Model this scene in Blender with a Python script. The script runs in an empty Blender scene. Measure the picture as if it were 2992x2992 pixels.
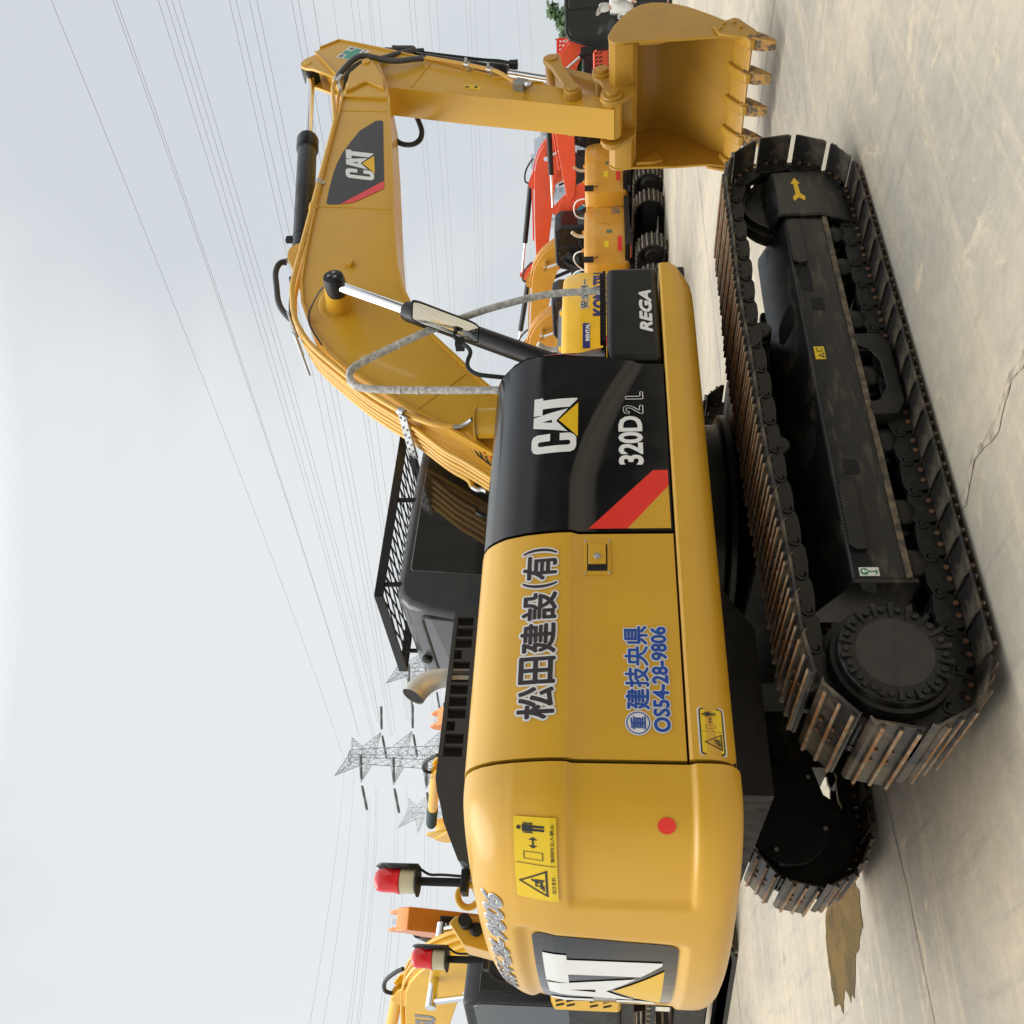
import bpy, bmesh, math, random
from mathutils import Vector, Matrix, noise
random.seed(7)
SC = bpy.context.scene
COL = SC.collection
V = Vector
R = math.radians

# ---------------------------------------------------------------- camera, sky, sun, exposure
CAMPOS = V((-3.5299, -4.8549, 1.5679))
YAW, PITCH, ROLL, F = 0.931659, 0.102423, -0.0104298, 2721.45
fwd = V((math.cos(YAW) * math.cos(PITCH), math.sin(YAW) * math.cos(PITCH), math.sin(PITCH)))
rt = fwd.cross(V((0, 0, 1))).normalized()
up = rt.cross(fwd)
rt2 = rt * math.cos(ROLL) + up * math.sin(ROLL)
up2 = -rt * math.sin(ROLL) + up * math.cos(ROLL)
cam = bpy.data.cameras.new('camera')
camo = bpy.data.objects.new('camera', cam)
COL.objects.link(camo)
# the photograph lies on its side: the place's "up" points to the picture's left
cx, cy, cz = -up2, rt2, -fwd
M = Matrix(((cx.x, cy.x, cz.x, CAMPOS.x), (cx.y, cy.y, cz.y, CAMPOS.y), (cx.z, cy.z, cz.z, CAMPOS.z), (0, 0, 0, 1)))
camo.matrix_world = M
cam.sensor_fit = 'AUTO'
cam.lens_unit = 'FOV'
cam.angle = 2 * math.atan(1496 / F)
cam.clip_end = 3000
cam.clip_start = 0.05
SC.camera = camo

SUN_EL, SUN_AZ, SUN_STR, SKY_STR, EXPO = R(62), R(150), 1.5, 0.1, 0.28
world = bpy.data.worlds.new('World')
SC.world = world
world.use_nodes = True
nt = world.node_tree
nt.nodes.clear()
out = nt.nodes.new('ShaderNodeOutputWorld')
bg = nt.nodes.new('ShaderNodeBackground')
sky = nt.nodes.new('ShaderNodeTexSky')
sky.sky_type = 'NISHITA'
sky.sun_disc = False
sky.sun_elevation = SUN_EL
sky.sun_rotation = R(90) - SUN_AZ
sky.dust_density = 3.0
tc = nt.nodes.new('ShaderNodeTexCoord')
mp = nt.nodes.new('ShaderNodeMapping')
mp.inputs['Scale'].default_value = (1.0, 1.0, 1.5)
nt.links.new(tc.outputs['Generated'], mp.inputs['Vector'])
n1 = nt.nodes.new('ShaderNodeTexNoise')
n1.inputs['Scale'].default_value = 1.7
n1.inputs['Detail'].default_value = 4.0
n1.inputs['Roughness'].default_value = 0.48
n1.inputs['Distortion'].default_value = 0.35
nt.links.new(mp.outputs['Vector'], n1.inputs['Vector'])
cr = nt.nodes.new('ShaderNodeValToRGB')
cr.color_ramp.interpolation = 'EASE'
cr.color_ramp.elements[0].position = 0.38
cr.color_ramp.elements[0].color = (5.6, 5.95, 6.25, 1)
cr.color_ramp.elements[1].position = 0.60
cr.color_ramp.elements[1].color = (7.0, 7.15, 7.2, 1)
nt.links.new(n1.outputs['Fac'], cr.inputs['Fac'])
# overcast: the cloud deck grows brighter towards the zenith
sep = nt.nodes.new('ShaderNodeSeparateXYZ')
nt.links.new(tc.outputs['Generated'], sep.inputs['Vector'])
zr = nt.nodes.new('ShaderNodeMapRange')
zr.inputs['From Min'].default_value = 0.55
zr.inputs['From Max'].default_value = 0.95
zr.inputs['To Min'].default_value = 1.0
zr.inputs['To Max'].default_value = 2.9
nt.links.new(sep.outputs['Z'], zr.inputs['Value'])
vm = nt.nodes.new('ShaderNodeVectorMath')
vm.operation = 'SCALE'
nt.links.new(cr.outputs['Color'], vm.inputs[0])
nt.links.new(zr.outputs['Result'], vm.inputs['Scale'])
mx = nt.nodes.new('ShaderNodeMixRGB')
mx.inputs['Fac'].default_value = 0.94
nt.links.new(sky.outputs['Color'], mx.inputs['Color1'])
nt.links.new(vm.outputs['Vector'], mx.inputs['Color2'])
nt.links.new(mx.outputs['Color'], bg.inputs['Color'])
bg.inputs['Strength'].default_value = SKY_STR
nt.links.new(bg.outputs['Background'], out.inputs['Surface'])
sl = bpy.data.lights.new('sun', 'SUN')
sl.energy = SUN_STR
sl.angle = R(45)
sl.color = (1.0, 0.95, 0.86)
so = bpy.data.objects.new('sun', sl)
COL.objects.link(so)
so.rotation_euler = V((-math.cos(SUN_EL) * math.cos(SUN_AZ), -math.cos(SUN_EL) * math.sin(SUN_AZ), -math.sin(SUN_EL))).to_track_quat('-Z', 'Y').to_euler()
SC.view_settings.view_transform = 'Standard'
SC.view_settings.look = 'None'
SC.view_settings.exposure = EXPO
SC.view_settings.gamma = 1.0
SC.view_settings.use_curve_mapping = False

# ---------------------------------------------------------------- materials
def mat(name, col, rough=0.5, metal=0.0, coat=0.0, var=0.0, var_scale=3.0, var_col=None, bump=0.0, bump_scale=60.0,
        stretch=(1, 1, 1), lo=0.45, hi=0.65, alpha=1.0, trans=0.0, emit=None, spec=0.5, rvar=0.0):
    m = bpy.data.materials.new(name)
    m.use_nodes = True
    t = m.node_tree
    b = t.nodes['Principled BSDF']
    b.inputs['Base Color'].default_value = (*col, 1)
    b.inputs['Roughness'].default_value = rough
    b.inputs['Metallic'].default_value = metal
    b.inputs['Coat Weight'].default_value = coat
    b.inputs['Coat Roughness'].default_value = 0.10
    b.inputs['Specular IOR Level'].default_value = spec
    b.inputs['Alpha'].default_value = alpha
    b.inputs['Transmission Weight'].default_value = trans
    if emit:
        b.inputs['Emission Color'].default_value = (*emit[0], 1)
        b.inputs['Emission Strength'].default_value = emit[1]
    if var or bump or rvar:
        tc = t.nodes.new('ShaderNodeTexCoord')
        mp = t.nodes.new('ShaderNodeMapping')
        mp.inputs['Scale'].default_value = stretch
        t.links.new(tc.outputs['Object'], mp.inputs['Vector'])
    if var or rvar:
        n = t.nodes.new('ShaderNodeTexNoise')
        n.inputs['Scale'].default_value = var_scale
        n.inputs['Detail'].default_value = 6
        n.inputs['Roughness'].default_value = 0.6
        t.links.new(mp.outputs['Vector'], n.inputs['Vector'])
        r = t.nodes.new('ShaderNodeMapRange')
        r.inputs['From Min'].default_value = lo
        r.inputs['From Max'].default_value = hi
        t.links.new(n.outputs['Fac'], r.inputs['Value'])
        if var:
            mul = t.nodes.new('ShaderNodeMath')
            mul.operation = 'MULTIPLY'
            mul.inputs[1].default_value = var
            t.links.new(r.outputs['Result'], mul.inputs[0])
            mix = t.nodes.new('ShaderNodeMixRGB')
            mix.inputs['Color1'].default_value = (*col, 1)
            mix.inputs['Color2'].default_value = (*(var_col or tuple(c * 0.6 for c in col)), 1)
            t.links.new(mul.outputs['Value'], mix.inputs['Fac'])
            t.links.new(mix.outputs['Color'], b.inputs['Base Color'])
        if rvar:
            r2 = t.nodes.new('ShaderNodeMapRange')
            r2.inputs['To Min'].default_value = rough
            r2.inputs['To Max'].default_value = min(1, rough + rvar)
            r2.inputs['From Min'].default_value = lo
            r2.inputs['From Max'].default_value = hi
            t.links.new(n.outputs['Fac'], r2.inputs['Value'])
            t.links.new(r2.outputs['Result'], b.inputs['Roughness'])
    if bump:
        n2 = t.nodes.new('ShaderNodeTexNoise')
        n2.inputs['Scale'].default_value = bump_scale
        n2.inputs['Detail'].default_value = 3
        t.links.new(tc.outputs['Object'], n2.inputs['Vector'])
        bp = t.nodes.new('ShaderNodeBump')
        bp.inputs['Strength'].default_value = bump
        bp.inputs['Distance'].default_value = 0.01
        t.links.new(n2.outputs['Fac'], bp.inputs['Height'])
        t.links.new(bp.outputs['Normal'], b.inputs['Normal'])
    return m

YEL = mat('yellow_paint', (0.66, 0.365, 0.026), 0.36, coat=0.22, var=0.35, var_scale=2.2, var_col=(0.57, 0.31, 0.024), bump=0.03, bump_scale=5)
YELB = mat('yellow_bucket_paint', (0.47, 0.25, 0.022), 0.42, coat=0.12, var=0.6, var_scale=5, var_col=(0.36, 0.19, 0.03), bump=0.04, bump_scale=25, lo=0.5, hi=0.75)
YELP = mat('yellow_pipe_paint', (0.74, 0.42, 0.05), 0.38, coat=0.2, var=0.4, var_scale=4, var_col=(0.60, 0.30, 0.09))
BLK = mat('black_gloss_paint', (0.005, 0.005, 0.006), 0.14, coat=0.15, rvar=0.12, var_scale=4)
BLKS = mat('black_satin_paint', (0.009, 0.009, 0.010), 0.36, spec=0.4, rvar=0.15, var_scale=6)
BLKM = mat('black_matt_plastic', (0.010, 0.010, 0.011), 0.6, spec=0.35, rvar=0.15, var_scale=12)
HOODM = mat('dark_grey_hood_paint', (0.045, 0.048, 0.055), 0.3, coat=0.25, rvar=0.1, var_scale=5)
UND = mat('undercarriage_black', (0.010, 0.0098, 0.009), 0.40, spec=0.4, var=0.6, var_scale=7, var_col=(0.075, 0.06, 0.04), lo=0.5, hi=0.78, rvar=0.25, bump=0.1, bump_scale=40)
UNDD = mat('dusty_track_frame', (0.012, 0.0115, 0.0105), 0.34, spec=0.45, var=0.9, var_scale=5.5, var_col=(0.12, 0.095, 0.06), lo=0.52, hi=0.78, rvar=0.25, bump=0.08, bump_scale=50, stretch=(1.0, 1.0, 4.0))
SHOE = mat('track_shoe_steel', (0.030, 0.028, 0.026), 0.42, metal=0.3, var=0.8, var_scale=6, var_col=(0.24, 0.19, 0.12), lo=0.46, hi=0.72, bump=0.2, bump_scale=60, rvar=0.3)
RUST = mat('rusty_grouser_edge', (0.26, 0.115, 0.035), 0.7, var=0.9, var_scale=14, var_col=(0.32, 0.27, 0.19), lo=0.42, hi=0.62, bump=0.3, bump_scale=90)
BOLT = mat('rusty_bolt', (0.19, 0.085, 0.035), 0.7, var=0.7, var_scale=30, var_col=(0.06, 0.045, 0.03))
CHROME = mat('chrome_rod', (0.82, 0.83, 0.85), 0.12, metal=1.0)
STEEL = mat('zinc_steel', (0.55, 0.55, 0.54), 0.35, metal=0.9, var=0.5, var_scale=20, var_col=(0.35, 0.35, 0.35))
EXH = mat('exhaust_pipe_steel', (0.66, 0.62, 0.56), 0.42, metal=0.35, var=0.6, var_scale=9, var_col=(0.42, 0.36, 0.27), rvar=0.2)
RUBB = mat('black_rubber_hose', (0.02, 0.02, 0.021), 0.55)
SPRG = mat('grey_spiral_wrap', (0.085, 0.085, 0.085), 0.45)
WHITE = mat('white_vinyl', (0.80, 0.81, 0.80), 0.35, var=0.15, var_scale=8, var_col=(0.66, 0.67, 0.66))
WHT2 = mat('white_outline_vinyl', (0.78, 0.78, 0.79), 0.35)
DKBR = mat('dark_brown_vinyl', (0.035, 0.026, 0.03), 0.4)
BLUE = mat('blue_vinyl', (0.012, 0.07, 0.36), 0.4)
REDV = mat('red_vinyl', (0.80, 0.035, 0.022), 0.35)
REDB = mat('faded_red_vinyl', (0.80, 0.07, 0.075), 0.4)
YELV = mat('bright_yellow_vinyl', (0.83, 0.50, 0.008), 0.35)
STKY = mat('warning_yellow_vinyl', (0.80, 0.55, 0.012), 0.35)
BLKV = mat('black_vinyl', (0.02, 0.02, 0.022), 0.35)
GRYV = mat('dark_grey_vinyl', (0.045, 0.045, 0.05), 0.38, var=0.3, var_scale=7, stretch=(1, 1, 6))
GRNV = mat('green_vinyl', (0.06, 0.33, 0.25), 0.4)
GRN2 = mat('bright_green_vinyl', (0.03, 0.28, 0.07), 0.4)
GLASS = mat('dark_cab_glass', (0.016, 0.017, 0.017), 0.04, spec=0.8, coat=0.6)
MIRR = mat('mirror_glass', (0.72, 0.73, 0.70), 0.05, metal=1.0, rvar=0.12, var_scale=25)
FOAM = mat('clear_wrap_foam', (0.36, 0.35, 0.33), 0.5, var=0.9, var_scale=38, var_col=(0.66, 0.65, 0.62), bump=0.8, bump_scale=110, lo=0.4, hi=0.6)
LENS = mat('red_lens', (0.75, 0.02, 0.025), 0.18, coat=0.5, var=0.4, var_scale=40, var_col=(0.5, 0.008, 0.012), stretch=(1, 1, 0.3))
CREAM = mat('cream_plastic', (0.60, 0.56, 0.40), 0.4)
DARK = mat('gap_shade', (0.006, 0.006, 0.006), 0.8)  # near-black for panel joints and for painted shade in holes and slots
ORNG = mat('orange_dot_plastic', (0.75, 0.17, 0.04), 0.5)

# ---------------------------------------------------------------- mesh helpers
class MB:
    def __init__(s):
        s.bm = bmesh.new()
        s.mi = 0
    def v(s, p):
        return s.bm.verts.new(p)
    def f(s, vs):
        try:
            fc = s.bm.faces.new(vs)
            fc.material_index = s.mi
            return fc
        except ValueError:
            return None
    def box(s, a, b, rot=None, piv=None):
        x0, y0, z0 = a
        x1, y1, z1 = b
        ps = [V((x, y, z)) for x in (x0, x1) for y in (y0, y1) for z in (z0, z1)]
        if rot is not None:
            c = V(piv) if piv is not None else (V(a) + V(b)) / 2
            ps = [c + rot @ (p - c) for p in ps]
        q = [s.v(p) for p in ps]
        for i in ((0, 1, 3, 2), (4, 6, 7, 5), (0, 4, 5, 1), (2, 3, 7, 6), (0, 2, 6, 4), (1, 5, 7, 3)):
            s.f([q[k] for k in i])
        return s
    def prism(s, pts, a, b, ax='y'):
        def P(p, t):
            return (p[0], t, p[1]) if ax == 'y' else ((t, p[0], p[1]) if ax == 'x' else (p[0], p[1], t))
        A = [s.v(P(p, a)) for p in pts]
        B = [s.v(P(p, b)) for p in pts]
        n = len(pts)
        s.f(A[::-1])
        s.f(B)
        for i in range(n):
            s.f([A[i], A[(i + 1) % n], B[(i + 1) % n], B[i]])
        return s
    def ringloft(s, rings, close=True, caps=True):
        rs = [[s.v(p) for p in r] for r in rings]
        for a, b in zip(rs, rs[1:]):
            n = len(a)
            for i in range(n if close else n - 1):
                s.f([a[i], a[(i + 1) % n], b[(i + 1) % n], b[i]])
        if caps and close:
            s.f(rs[0][::-1])
            s.f(rs[-1])
        return s
    def grid(s, rows):
        return s.ringloft(rows, close=False, caps=False)
    def cyl(s, p0, p1, r0, r1=None, n=24, caps=True):
        return s.lathe([(0, r0), ((V(p1) - V(p0)).length, r0 if r1 is None else r1)], p0, V(p1) - V(p0), n, caps)
    def lathe(s, prof, p0, axis, n=24, caps=True):
        p0 = V(p0)
        ax = V(axis).normalized()
        u = ax.orthogonal().normalized()
        w = ax.cross(u)
        rings = []
        for t, r in prof:
            rings.append([p0 + ax * t + (u * math.cos(2 * math.pi * i / n) + w * math.sin(2 * math.pi * i / n)) * r for i in range(n)])
        return s.ringloft(rings, True, caps)
    def tube(s, pts, r, n=10, sm=0, caps=True, rfun=None):
        pts = [V(p) for p in pts]
        if sm:
            pts = smooth(pts, sm)
        rings = []
        u = None
        for i, p in enumerate(pts):
            a = pts[max(0, i - 1)]
            b = pts[min(len(pts) - 1, i + 1)]
            t = (b - a).normalized()
            if u is None:
                u = t.orthogonal().normalized()
            u = (u - t * u.dot(t)).normalized()
            w = t.cross(u)
            rr = r if rfun is None else r * rfun(i / (len(pts) - 1))
            rings.append([p + (u * math.cos(2 * math.pi * k / n) + w * math.sin(2 * math.pi * k / n)) * rr for k in range(n)])
        return s.ringloft(rings, True, caps)
    def build(s, name, m, parent=None, bevel=0, seg=2, ang=35, recalc=True, sub=0):
        bm = s.bm
        if recalc:
            bmesh.ops.recalc_face_normals(bm, faces=bm.faces[:])
        me = bpy.data.meshes.new(name)
        bm.to_mesh(me)
        bm.free()
        for mm in (m if isinstance(m, (list, tuple)) else [m]):
            me.materials.append(mm)
        for p in me.polygons:
            p.use_smooth = True
        me.set_sharp_from_angle(angle=R(ang))
        o = bpy.data.objects.new(name, me)
        COL.objects.link(o)
        if parent is not None:
            o.parent = parent
        if bevel:
            bv = o.modifiers.new('bevel', 'BEVEL')
            bv.width = bevel
            bv.segments = seg
            bv.limit_method = 'ANGLE'
            bv.angle_limit = R(38)
            bv.harden_normals = False
        if sub:
            sb = o.modifiers.new('sub', 'SUBSURF')
            sb.levels = sb.render_levels = sub
        return o

def smooth(pts, k):
    for _ in range(k):                                     # corner cutting
        q = [pts[0]]
        for a, b in zip(pts, pts[1:]):
            q += [a * 0.75 + b * 0.25, a * 0.25 + b * 0.75]
        q.append(pts[-1])
        pts = q
    return pts

def thing(name, label, cat, loc=(0, 0, 0), rz=0.0, sc=1.0, group=None):
    o = bpy.data.objects.new(name, None)
    o.empty_display_size = 0.3
    COL.objects.link(o)
    o.location = loc
    o.rotation_euler = (0, 0, rz)
    o.scale = (sc, sc, sc)
    tag(o, label, cat, group)
    return o

def tag(o, label, cat, group=None, kind=None):
    if label:
        o['label'] = label
    if cat:
        o['category'] = cat
    if group:
        o['group'] = group
    if kind:
        o['kind'] = kind
    return o

def copytree(o, parent=None):
    c = o.copy()
    COL.objects.link(c)
    if parent is not None:
        c.parent = parent
    for ch in list(o.children):
        copytree(ch, c)
    return c

_tc = {}
def text2d(body, off=0.0, shear=0.0, space=1.0):
    key = (body, off, shear, space)
    if key in _tc:
        return _tc[key]
    c = bpy.data.curves.new('t', 'FONT')
    c.body = body
    c.offset = off
    c.shear = shear
    c.space_character = space
    c.resolution_u = 3
    o = bpy.data.objects.new('t', c)
    COL.objects.link(o)
    dg = bpy.context.evaluated_depsgraph_get()
    me = bpy.data.meshes.new_from_object(o.evaluated_get(dg))
    vs = [(v.co.x, v.co.y) for v in me.vertices]
    fs = [tuple(p.vertices) for p in me.polygons]
    bpy.data.objects.remove(o)
    bpy.data.curves.remove(c)
    bpy.data.meshes.remove(me)
    _tc[key] = (vs, fs)
    return vs, fs

def polys2d(polys):
    vs, fs = [], []
    for p in polys:
        fs.append(tuple(range(len(vs), len(vs) + len(p))))
        vs += list(p)
    return vs, fs

def fit2d(vf, u0, v0, u1, v1, ref=None):
    vs, fs = vf
    rs = (ref or vf)[0]
    a0, a1 = min(p[0] for p in rs), max(p[0] for p in rs)
    b0, b1 = min(p[1] for p in rs), max(p[1] for p in rs)
    return [(u0 + (p[0] - a0) / (a1 - a0) * (u1 - u0), v0 + (p[1] - b0) / (b1 - b0) * (v1 - v0)) for p in vs], fs

def decal(name, vf, fmap, m, parent, cu=(), cv=(), label=None):
    """flat lettering or vinyl laid on a surface: fmap(u, v) gives the place on it"""
    vs, fs = vf
    bm = bmesh.new()
    q = [bm.verts.new((p[0], p[1], 0)) for p in vs]
    for f in fs:
        try:
            bm.faces.new([q[i] for i in f])
        except ValueError:
            pass
    for c in cu:
        bmesh.ops.bisect_plane(bm, geom=bm.verts[:] + bm.edges[:] + bm.faces[:], plane_co=(c, 0, 0), plane_no=(1, 0, 0))
    for c in cv:
        bmesh.ops.bisect_plane(bm, geom=bm.verts[:] + bm.edges[:] + bm.faces[:], plane_co=(0, c, 0), plane_no=(0, 1, 0))
    for v in bm.verts:
        v.co = fmap(v.co.x, v.co.y)
    me = bpy.data.meshes.new(name)
    bm.to_mesh(me)
    bm.free()
    me.materials.append(m)
    o = bpy.data.objects.new(name, me)
    COL.objects.link(o)
    if parent is not None:
        o.parent = parent
    if label:
        o['label'] = label
    return o

def frange(a, b, n):
    return [a + (b - a) * i / n for i in range(n + 1)]

def interp(tab, x):
    if x <= tab[0][0]:
        return tab[0][1]
    for (a, b), (c, d) in zip(tab, tab[1:]):
        if x <= c:
            return b + (d - b) * (x - a) / (c - a)
    return tab[-1][1]

def rrect(u0, v0, u1, v1, r, n=5):
    p = []
    for cxx, cyy, a in ((u1 - r, v1 - r, 0), (u0 + r, v1 - r, 90), (u0 + r, v0 + r, 180), (u1 - r, v0 + r, 270)):
        for i in range(n + 1):
            t = R(a + 90 * i / n)
            p.append((cxx + r * math.cos(t), cyy + r * math.sin(t)))
    return p

def disc(u, v, r, n=28, sx=1.0):
    return [(u + r * sx * math.cos(2 * math.pi * i / n), v + r * math.sin(2 * math.pi * i / n)) for i in range(n)]

LOGO_C = [(.33, .60), (.33, .88), (.30, .97), (.24, 1.0), (.10, 1.0), (.03, .96), (0, .88), (0, .16), (.03, .07), (.10, .03), (.24, .03), (.29, .07), (.33, .17), (.33, .39), (.205, .39), (.205, .20), (.185, .16), (.14, .16), (.12, .20), (.12, .82), (.14, .86), (.185, .86), (.205, .82), (.205, .60)]
LOGO_A1 = [(.46, .98), (.555, .98), (.555, .80), (.527, .57), (.555, .57), (.555, .48), (.355, .225)]
LOGO_A2 = [(.555, .98), (.65, .98), (.765, .225), (.555, .48), (.555, .57), (.583, .57), (.555, .80)]
LOGO_T = [(.68, .985), (.68, .79), (.795, .79), (.795, .19), (.93, .02), (.955, .02), (.955, .79), (1.0, .79), (1.0, .985)]
LOGO_TRI = [(.26, .0), (.87, .0), (.565, .42)]
# ================================================================ the large excavator in front
EXC = thing('excavator', 'large ochre-yellow tracked excavator with black engine panel, nearest the viewer, filling the picture', 'excavator')

PROF = [(1.25, 0), (1.74, 0), (1.80, .003), (1.85, .009), (1.95, .027), (2.04, .058), (2.10, .098), (2.14, .142), (2.162, .19), (2.176, .26), (2.182, .40), (2.185, .66)]
CREASE = [(-2.2, 1.737), (-.738, 1.736), (-.639, 1.713), (-.481, 1.672), (-.317, 1.611), (-.12, 1.521), (.05, 1.428)]
FRONTX = [(1.27, .038), (1.44, .05), (1.58, .085), (1.716, .09), (1.85, .116), (1.99, .125), (2.09, .09), (2.16, .065), (2.185, .05)]
def zc(x):
    return interp(CREASE, x)
def side_y(x, z):
    c = zc(x)
    if z < c - 0.03:
        return -1.343
    if z < c:
        return -1.343 - .017 * (z - c + .03) / .03
    return -1.36 + interp(PROF, z)
def on_side(off):
    return lambda u, v: (u, side_y(u, v) - off, v)

def side_panel(name, m, xa, xb, z0=1.272):
    mb = MB()
    xs = frange(0, 1, 26)
    lev = [0, .25, .5, .75, 1.0]
    upp = [0.0, .06, .13, .22, .34, .46, .58, .68, .76, .83, .89, .94, .97, 1.0]
    rows = []
    def row(zf, yf=None):
        r = []
        for t in xs:
            x = None
            zz = zf(xa + (xb(1.7) - xa) * t if callable(xb) else xa + (xb - xa) * t)
            xe = xb(zz) if callable(xb) else xb
            x = xa + (xe - xa) * t
            zz = zf(x)
            r.append((x, yf if yf is not None else side_y(x, zz), zz))
        return r
    rows.append(row(lambda x: z0, -1.30))
    for l in lev:
        rows.append(row(lambda x, l=l: z0 + (zc(x) - .032 - z0) * l))
    rows.append(row(lambda x: zc(x) - .004))
    for u in upp:
        rows.append(row(lambda x, u=u: zc(x) + .001 + (2.185 - zc(x) - .001) * u))
    rows.append(row(lambda x: 2.187, -.69))
    mb.grid(rows)
    # returned edges, so the panel has a thickness
    for side in (0, -1):
        mb.grid([[r[side] for r in rows], [(r[side][0], r[side][1] + .035, r[side][2] - (.03 if r[side][2] > 2.1 else 0)) for r in rows]])
    bmesh.ops.remove_doubles(mb.bm, verts=mb.bm.verts[:], dist=0.0005)
    return mb.build(name, m, EXC, ang=50)

door = side_panel('engine_door', YEL, -2.128, -1.052)
blackp = side_panel('pump_door', BLK, -1.036, lambda z: interp(FRONTX, z))
# dark structure behind the doors, hood deck, far side of the body
mb = MB()
mb.box((-2.13, -1.31, 1.265), (.03, -.72, 1.70))
mb.box((-2.13, -1.2, 1.70), (.03, -.72, 2.13))
mb.box((-2.13, -.72, 1.265), (-.62, 1.33, 2.14))
mb.box((-1.0, -.72, 1.265), (.3, -.33, 2.0))
mb.build('engine_bay', DARK, EXC)
mb = MB()
mb.box((-2.13, -.69, 2.141), (-.6, 1.33, 2.183))
mb.box((-2.13, 1.331, 1.27), (-.62, 1.352, 2.15))
mb.build('deck_plate', YEL, EXC, bevel=.01)
# front lip of the pump compartment
mb = MB()
rows = []
for z, xo, xf, yf in [(1.575, .09, .255, -1.27), (1.65, .095, .232, -1.275), (1.718, .10, .212, -1.27), (1.80, .118, .186, -1.28), (1.90, .128, .168, -1.28), (1.99, .135, .185, -1.22), (2.06, .118, .165, -1.16), (2.117, .09, .135, -1.10), (2.165, .07, .10, -1.0), (2.178, .06, .08, -.85)]:
    ys = side_y(.0, z)
    rows.append([(xo - .01, ys + .03, z), (xo, ys + .002, z), (xo + (xf - xo) * .5, (ys + yf) / 2 - .012, z), (xf, yf, z), (xf + .012, yf + .05, z), (xf - .03, yf + .3, z), (xf - .04, -.42, z)])
mb.grid(rows)
mb.build('front_fairing', BLK, EXC, ang=50)

# --- yellow frame rail under the doors
mb = MB()
rings = []
for x in [-2.128, -1.9, -1.2, -.5, .1, .5, .64, .72, .78, .82, .843]:
    k = max(0.0, (x - .60) / .243)
    zb = 1.068 + .085 * (1 - math.sqrt(max(0, 1 - k * k)))
    zm = max(1.175, zb + .04)
    rings.append([(x, -1.0, zb), (x, -1.22, zb), (x, -1.285, zb + .012), (x, -1.325, zb + .04), (x, -1.35, (zb + zm) / 2 + .02), (x, -1.36, zm + .01), (x, -1.36, 1.25), (x, -1.352, 1.262), (x, -1.0, 1.262)])
mb.ringloft(rings)
mb.build('frame_rail', YEL, EXC, ang=30)
mb = MB()
mb.box((-2.1, -1.0, 1.075), (1.25, 1.32, 1.26))
mb.lathe([(0, .66), (.05, .66), (.06, .60), (.24, .60)], (0, 0, .83), (0, 0, 1), 48)
mb.build('revolving_frame', UND, EXC, bevel=.01)
mb = MB()
mb.prism([(-2.1, .0), (-1.3, 0), (-1.0, .18), (-1.0, .2), (-2.1, .2)], -.9, .9)
for v in mb.bm.verts:
    v.co.z += .88
mb.build('belly_guard', BLKM, EXC)

# --- tool box in front
mb = MB()
mb.box((.085, -1.342, 1.272), (.84, -.70, 1.562))
tb = mb.build('storage_box', BLKS, EXC, bevel=.035, seg=4)
mb = MB()
mb.box((.29, -1.28, 1.566), (.885, -.80, 1.583))
for i in range(22):
    x = .30 + i * .026
    mb.prism([(x, -1.285), (x + .010, -1.285), (x + .03, -1.22), (x + .02, -1.22)], 1.583, 1.600, ax='z')
mb.build('step_plate', BLKM, EXC)
RG_ = fit2d(text2d('REGA', .0, .28), .286, 1.314, .625, 1.381)

# --- lettering on the doors
def logo(name, fm, u0, v0, u1, v1, parent, cu=(), cv=(), wm=WHITE, shrink=0):
    g = lambda pl: [(u0 + p[0] * (u1 - u0), v0 + p[1] * (v1 - v0)) for p in pl]
    decal('lettering', polys2d([g(p) for p in (LOGO_C, LOGO_A1, LOGO_A2, LOGO_T)]), fm, wm, parent, cu, cv)
    decal('triangle_mark', polys2d([g(LOGO_TRI)]), fm, YELV, parent, cu, cv)
logo('logo', on_side(.003), -.568, 1.712, -.193, 1.942, blackp, cv=[1.74 + .02 * i for i in range(11)])
ref = text2d('320D', .03, 0, .94)
decal('model_number', fit2d(ref, -.645, 1.391, -.327, 1.512), on_side(.003), WHITE, blackp)
def outline(name, poly, fm, m, parent, w):
    mbs = []
    n = len(poly)
    for i in range(n):
        a, b = V(poly[i]), V(poly[(i + 1) % n])
        d = (b - a).normalized() * (w / 2)
        q = V((-d.y, d.x))
        mbs.append([tuple(a - d + q), tuple(b + d + q), tuple(b + d - q), tuple(a - d - q)])
    return decal(name, polys2d(mbs), fm, m, parent)
two = [(0, 0), (1, 0), (1, .17), (.42, .17), (.85, .52), (.98, .68), (.98, .85), (.85, .97), (.62, 1), (.36, 1), (.13, .95), (.02, .80), (.02, .70), (.27, .70), (.30, .80), (.42, .86), (.60, .86), (.72, .80), (.72, .68), (.60, .55), (0, .12)]
outline('model_number', [(-.312 + p[0] * .056, 1.386 + p[1] * .098) for p in two], on_side(.003), WHITE, blackp, .004)
outline('model_number', [(-.211, 1.384), (-.162, 1.384), (-.162, 1.398), (-.192, 1.398), (-.192, 1.472), (-.211, 1.472)], on_side(.003), WHITE, blackp, .004)
decal('red_stripe', polys2d([[(-1.023, 1.657), (-1.023, 1.478), (-.775, 1.28), (-.68, 1.28), (-.68, 1.35)]]), on_side(.003), REDV, blackp, cu=frange(-1, -.7, 6))
decal('yellow_corner', polys2d([[(-1.023, 1.478), (-1.023, 1.28), (-.775, 1.28)]]), on_side(.003), YEL, blackp)
CV = [1.78 + .02 * i for i in range(10)]
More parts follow.
